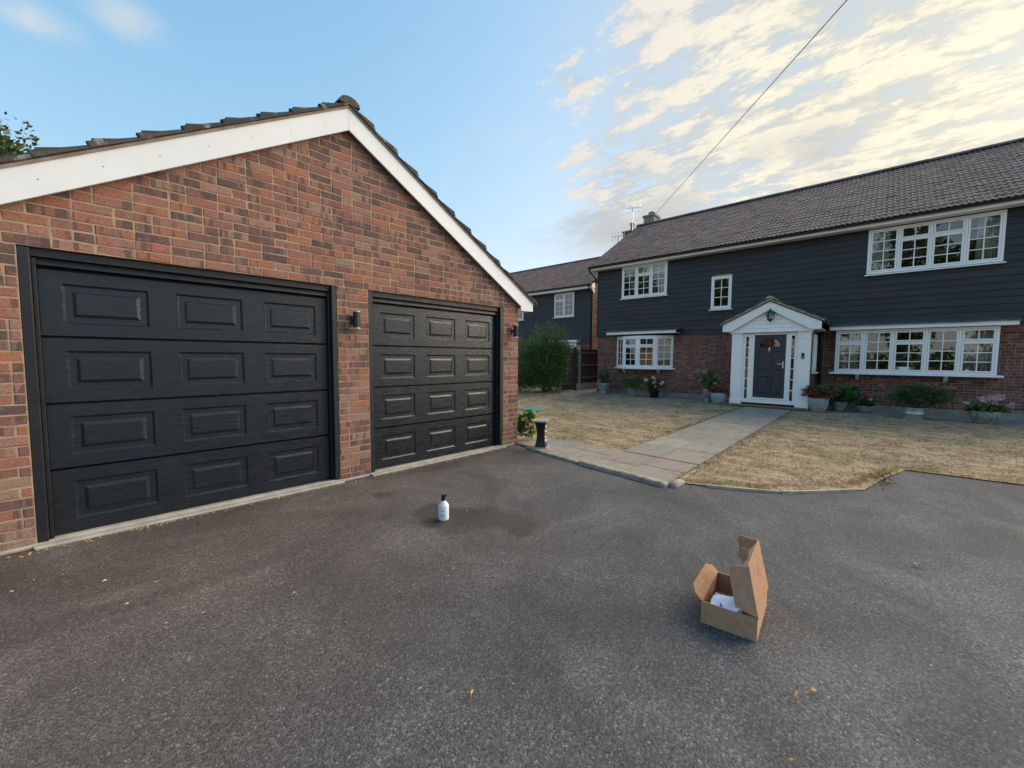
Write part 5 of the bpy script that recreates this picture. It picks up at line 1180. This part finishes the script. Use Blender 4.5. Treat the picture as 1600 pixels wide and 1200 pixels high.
# leaves, sticks and stones
def dead_leaf(x_, y_, L, w, rz, label, mat='leaf_drive'):
    b = MB(); k = 6; vs = []
    for i in range(k + 1):
        u = i / k; ww = w * math.sin(PI * min(1, u * 1.02)) * (1 + .35 * math.sin(u * 14)); z_ = .006 + .012 * math.sin(u * PI); vs += [(u * L, -ww, z_ + .004), (u * L, 0, z_), (u * L, ww, z_ + .006)]
    b.add(vs, [(i * 3 + j, i * 3 + 3 + j, i * 3 + 4 + j, i * 3 + 1 + j) for i in range(k) for j in range(2)]); o = b.build('dead_leaf', M[mat]); o.location = (x_, y_, 0); o.rotation_euler = (0, 0, rz); tag(o, label, 'leaf', 'dead leaves on the driveway')
simple('leaf_drive', (.46, .30, .13), .8, .25, 60); simple('leaf_orange', (.34, .19, .09), .8, .25, 60)
dead_leaf(2.03, .232, .050, .010, -1.1, 'curled tan dead leaf below the cardboard box')
dead_leaf(2.005, .252, .075, .0035, 3.05, 'straight narrow tan leaf stalk below the cardboard box')
from math import cos, sin
def gpix(u, w):
    a, b_ = (u - 800) / F_PX, (600 - w) / F_PX; d = _f + _rc * a + _uc * b_; t = CAM_H / -d.z; return d.x * t, d.y * t
lx = gpix(457, 933); dead_leaf(lx[0], lx[1], .028, .008, .4, 'small orange dead leaf on the tarmac before the left garage door', 'leaf_orange')
lx = gpix(402, 877); dead_leaf(lx[0], lx[1], .028, .006, 1.4, 'tiny orange dead leaf close to the left garage threshold', 'leaf_orange')
lx = gpix(1438, 886); dead_leaf(lx[0], lx[1], .05, .012, 2.0, 'small tan dead leaf on the tarmac right of the box')
lx = gpix(735, 1097); dead_leaf(lx[0], lx[1], .05, .004, .6, 'thin tan stalk on the tarmac near the bottom middle')
lx = gpix(1245, 1195); dead_leaf(lx[0], lx[1], .04, .005, 2.4, 'pale tan stalk at the bottom edge of the tarmac')
simple('chip_white', (.46, .44, .40), .8, .15, 60)
chips = MB(); rr = random.Random(5)
def chip(x_, y_, r):
    r *= .78; n = 5; a0 = rr.uniform(0, 6); st_ = rr.uniform(.5, 1.); vs = [(x_ + r * math.cos(a0 + 2 * PI * i / n) * rr.uniform(.7, 1.2), y_ + r * st_ * math.sin(a0 + 2 * PI * i / n), .001) for i in range(n)]
    chips.add(vs + [(x_, y_, r * .55)], [(i, (i + 1) % n, n) for i in range(n)])
for (u, w, r) in ((163, 907, .017), (198, 943, .014), (243, 909, .009), (317, 957, .010), (53, 906, .008), (97, 898, .008), (104, 910, .007), (18, 924, .013), (88, 925, .006), (260, 973, .010), (708, 888, .008), (690, 892, .006), (730, 798, .012), (640, 778, .012), (665, 767, .009), (1322, 1115, .006), (1455, 1040, .009), (505, 838, .010), (480, 860, .007), (1168, 742, .02), (640, 880, .006)): chip(*gpix(u, w), r)
for _ in range(190):
    x_, y_ = rr.uniform(-.6, 6.5), rr.uniform(-1.5, 4.3)
    if in_poly(np.array([x_]), np.array([y_]), drive_poly)[0] and math.hypot(x_, y_) > .8: chip(x_, y_, rr.uniform(.002, .0055))
simple('chip_tan', (.24, .19, .14), .85, .5, 90)
grit = chips; tag(chips.build('stone_chips', M['chip_white']), 'pale stone chips scattered over the tarmac', 'gravel', kind='stuff')
chips = MB()
for _ in range(170): chip(2.45 + rr.gauss(0, .13), .35 + rr.gauss(0, .09), rr.uniform(.002, .0055))
tag(chips.build('loose_grit', M['chip_tan']), 'loose tan grit beside the cardboard box', 'gravel', kind='stuff')
lit = MB()
for _ in range(260):
    u = rr.random(); x_ = GX + rr.uniform(-2.7, 2.7); y_ = YG - .09 - abs(rr.gauss(0, .03)); r = rr.uniform(.004, .012); n = 4; a0 = rr.uniform(0, 6)
    lit.add([(x_ + r * math.cos(a0 + PI / 2 * i), y_ + r * math.sin(a0 + PI / 2 * i), .001) for i in range(4)] + [(x_, y_, r * .6)], [(i, (i + 1) % 4, 4) for i in range(4)])
tag(lit.build('leaf_litter', M['leaf_drive']), 'crumbs and litter along the garage thresholds', 'litter', kind='stuff')
# soil and dead leaves at the inner corner of the right lawn
P = np.stack([RNG.normal(6.45, .26, 150), RNG.normal(.13, .05, 150), np.full(150, .015)], 1); tag(link('leaf_litter', leaf_mesh('leaf_litter', P, .032, 'leaf_brown', .6, None, .0)), 'brown leaf litter at the inner corner of the right lawn', 'litter', kind='stuff')

# ================================================================== CABLE, TREES
A = HP(.45, -4.4, 8.35); B2 = Vector((9.44, 1.05, 7.70)); E2 = B2 + (B2 - A) * 1.1; pts = []
for i in range(41):
    u = i / 40; p = A.lerp(E2, u); pts.append(p)
b = MB(); b.tube(pts, .009, 5); tag(b.build('overhead_cable', M['black_plastic']), 'thin telephone cable running up from the chimney across the sky', 'cable')

def tree(name, x_, y_, h, cr, n, label, group, clumps=60, lm='leaf_tree', leaf=.16, trunk=.16):
    e = empty(name, (x_, y_, 0), random.uniform(0, 6), label, 'tree', group); b = MB(); zc_ = h - cr[2]
    b.tube([(0, 0, -.1), (.05, .02, h * .25), (-.04, .05, h * .5), (0, 0, zc_ + cr[2] * .4)], [trunk, trunk * .8, trunk * .6, trunk * .2], 9)
    for k in range(12):
        a = random.uniform(0, 2 * PI); z0 = random.uniform(h * .3, zc_ + cr[2] * .3); r = random.uniform(.5, .9); b.tube([(0, 0, z0), (cr[0] * r * .5 * math.cos(a), cr[1] * r * .5 * math.sin(a), z0 + cr[2] * .3), (cr[0] * r * math.cos(a), cr[1] * r * math.sin(a), z0 + cr[2] * .5)], [trunk * .35, trunk * .22, trunk * .06], 6)
    b.build('trunk', M['bark'], e, True); P, o_ = clump_points(n, (0, 0, zc_), cr, clumps, .2, .7); link('crown', leaf_mesh('crown', P, leaf, lm, .55, o_, .1), None, e)
tree('garden_tree', -2.05, 13.95, 6.75, (1.55, 1.6, 2.2), 11000, 'green tree showing above the left end of the garage roof', None, 70, 'leaf_tree', .14)
for i, (x_, y_, h, r, lb) in enumerate(((-24, 24, 14, 4.0, 'tree across the drive mirrored in the upstairs left window'), (-25, 14.5, 13, 3.4, 'tree across the drive mirrored in the narrow window'), (-25, 3.5, 13, 3.5, 'tree across the drive mirrored in the left of the bay window'), (-26, -2.8, 16, 3.8, 'tallest tree across the drive mirrored in the wide upstairs window'), (-25, -9, 14.5, 3.8, 'tree across the drive mirrored in the right of the bay window'))):
    tree('roadside_tree', x_, y_, h, (r, r * 1.1, h * .44), 6500, lb, 'trees across the drive seen in the window reflections', 60, 'leaf_dark', .46, .3)
hg = empty('roadside_hedge', (-19, -5, 0), 0, 'long clipped hedge across the drive mirrored in the ground floor windows', 'hedge')
P = np.stack([RNG.uniform(-.6, .6, 9000), RNG.uniform(-28, 28, 9000), RNG.uniform(.1, 1, 9000) ** .7 * 1.9 * (1 + .12 * np.sin(np.arange(9000)))], 1); link('foliage', leaf_mesh('foliage', P, .38, 'leaf_dark', .6, None, .1), None, hg)
b = MB()
for k in range(28): b.tube([(0, -27 + k * 2, -.05), (.1, -27 + k * 2 + .2, 2.0)], [.06, .02], 6)
b.build('stem', M['bark'], hg)
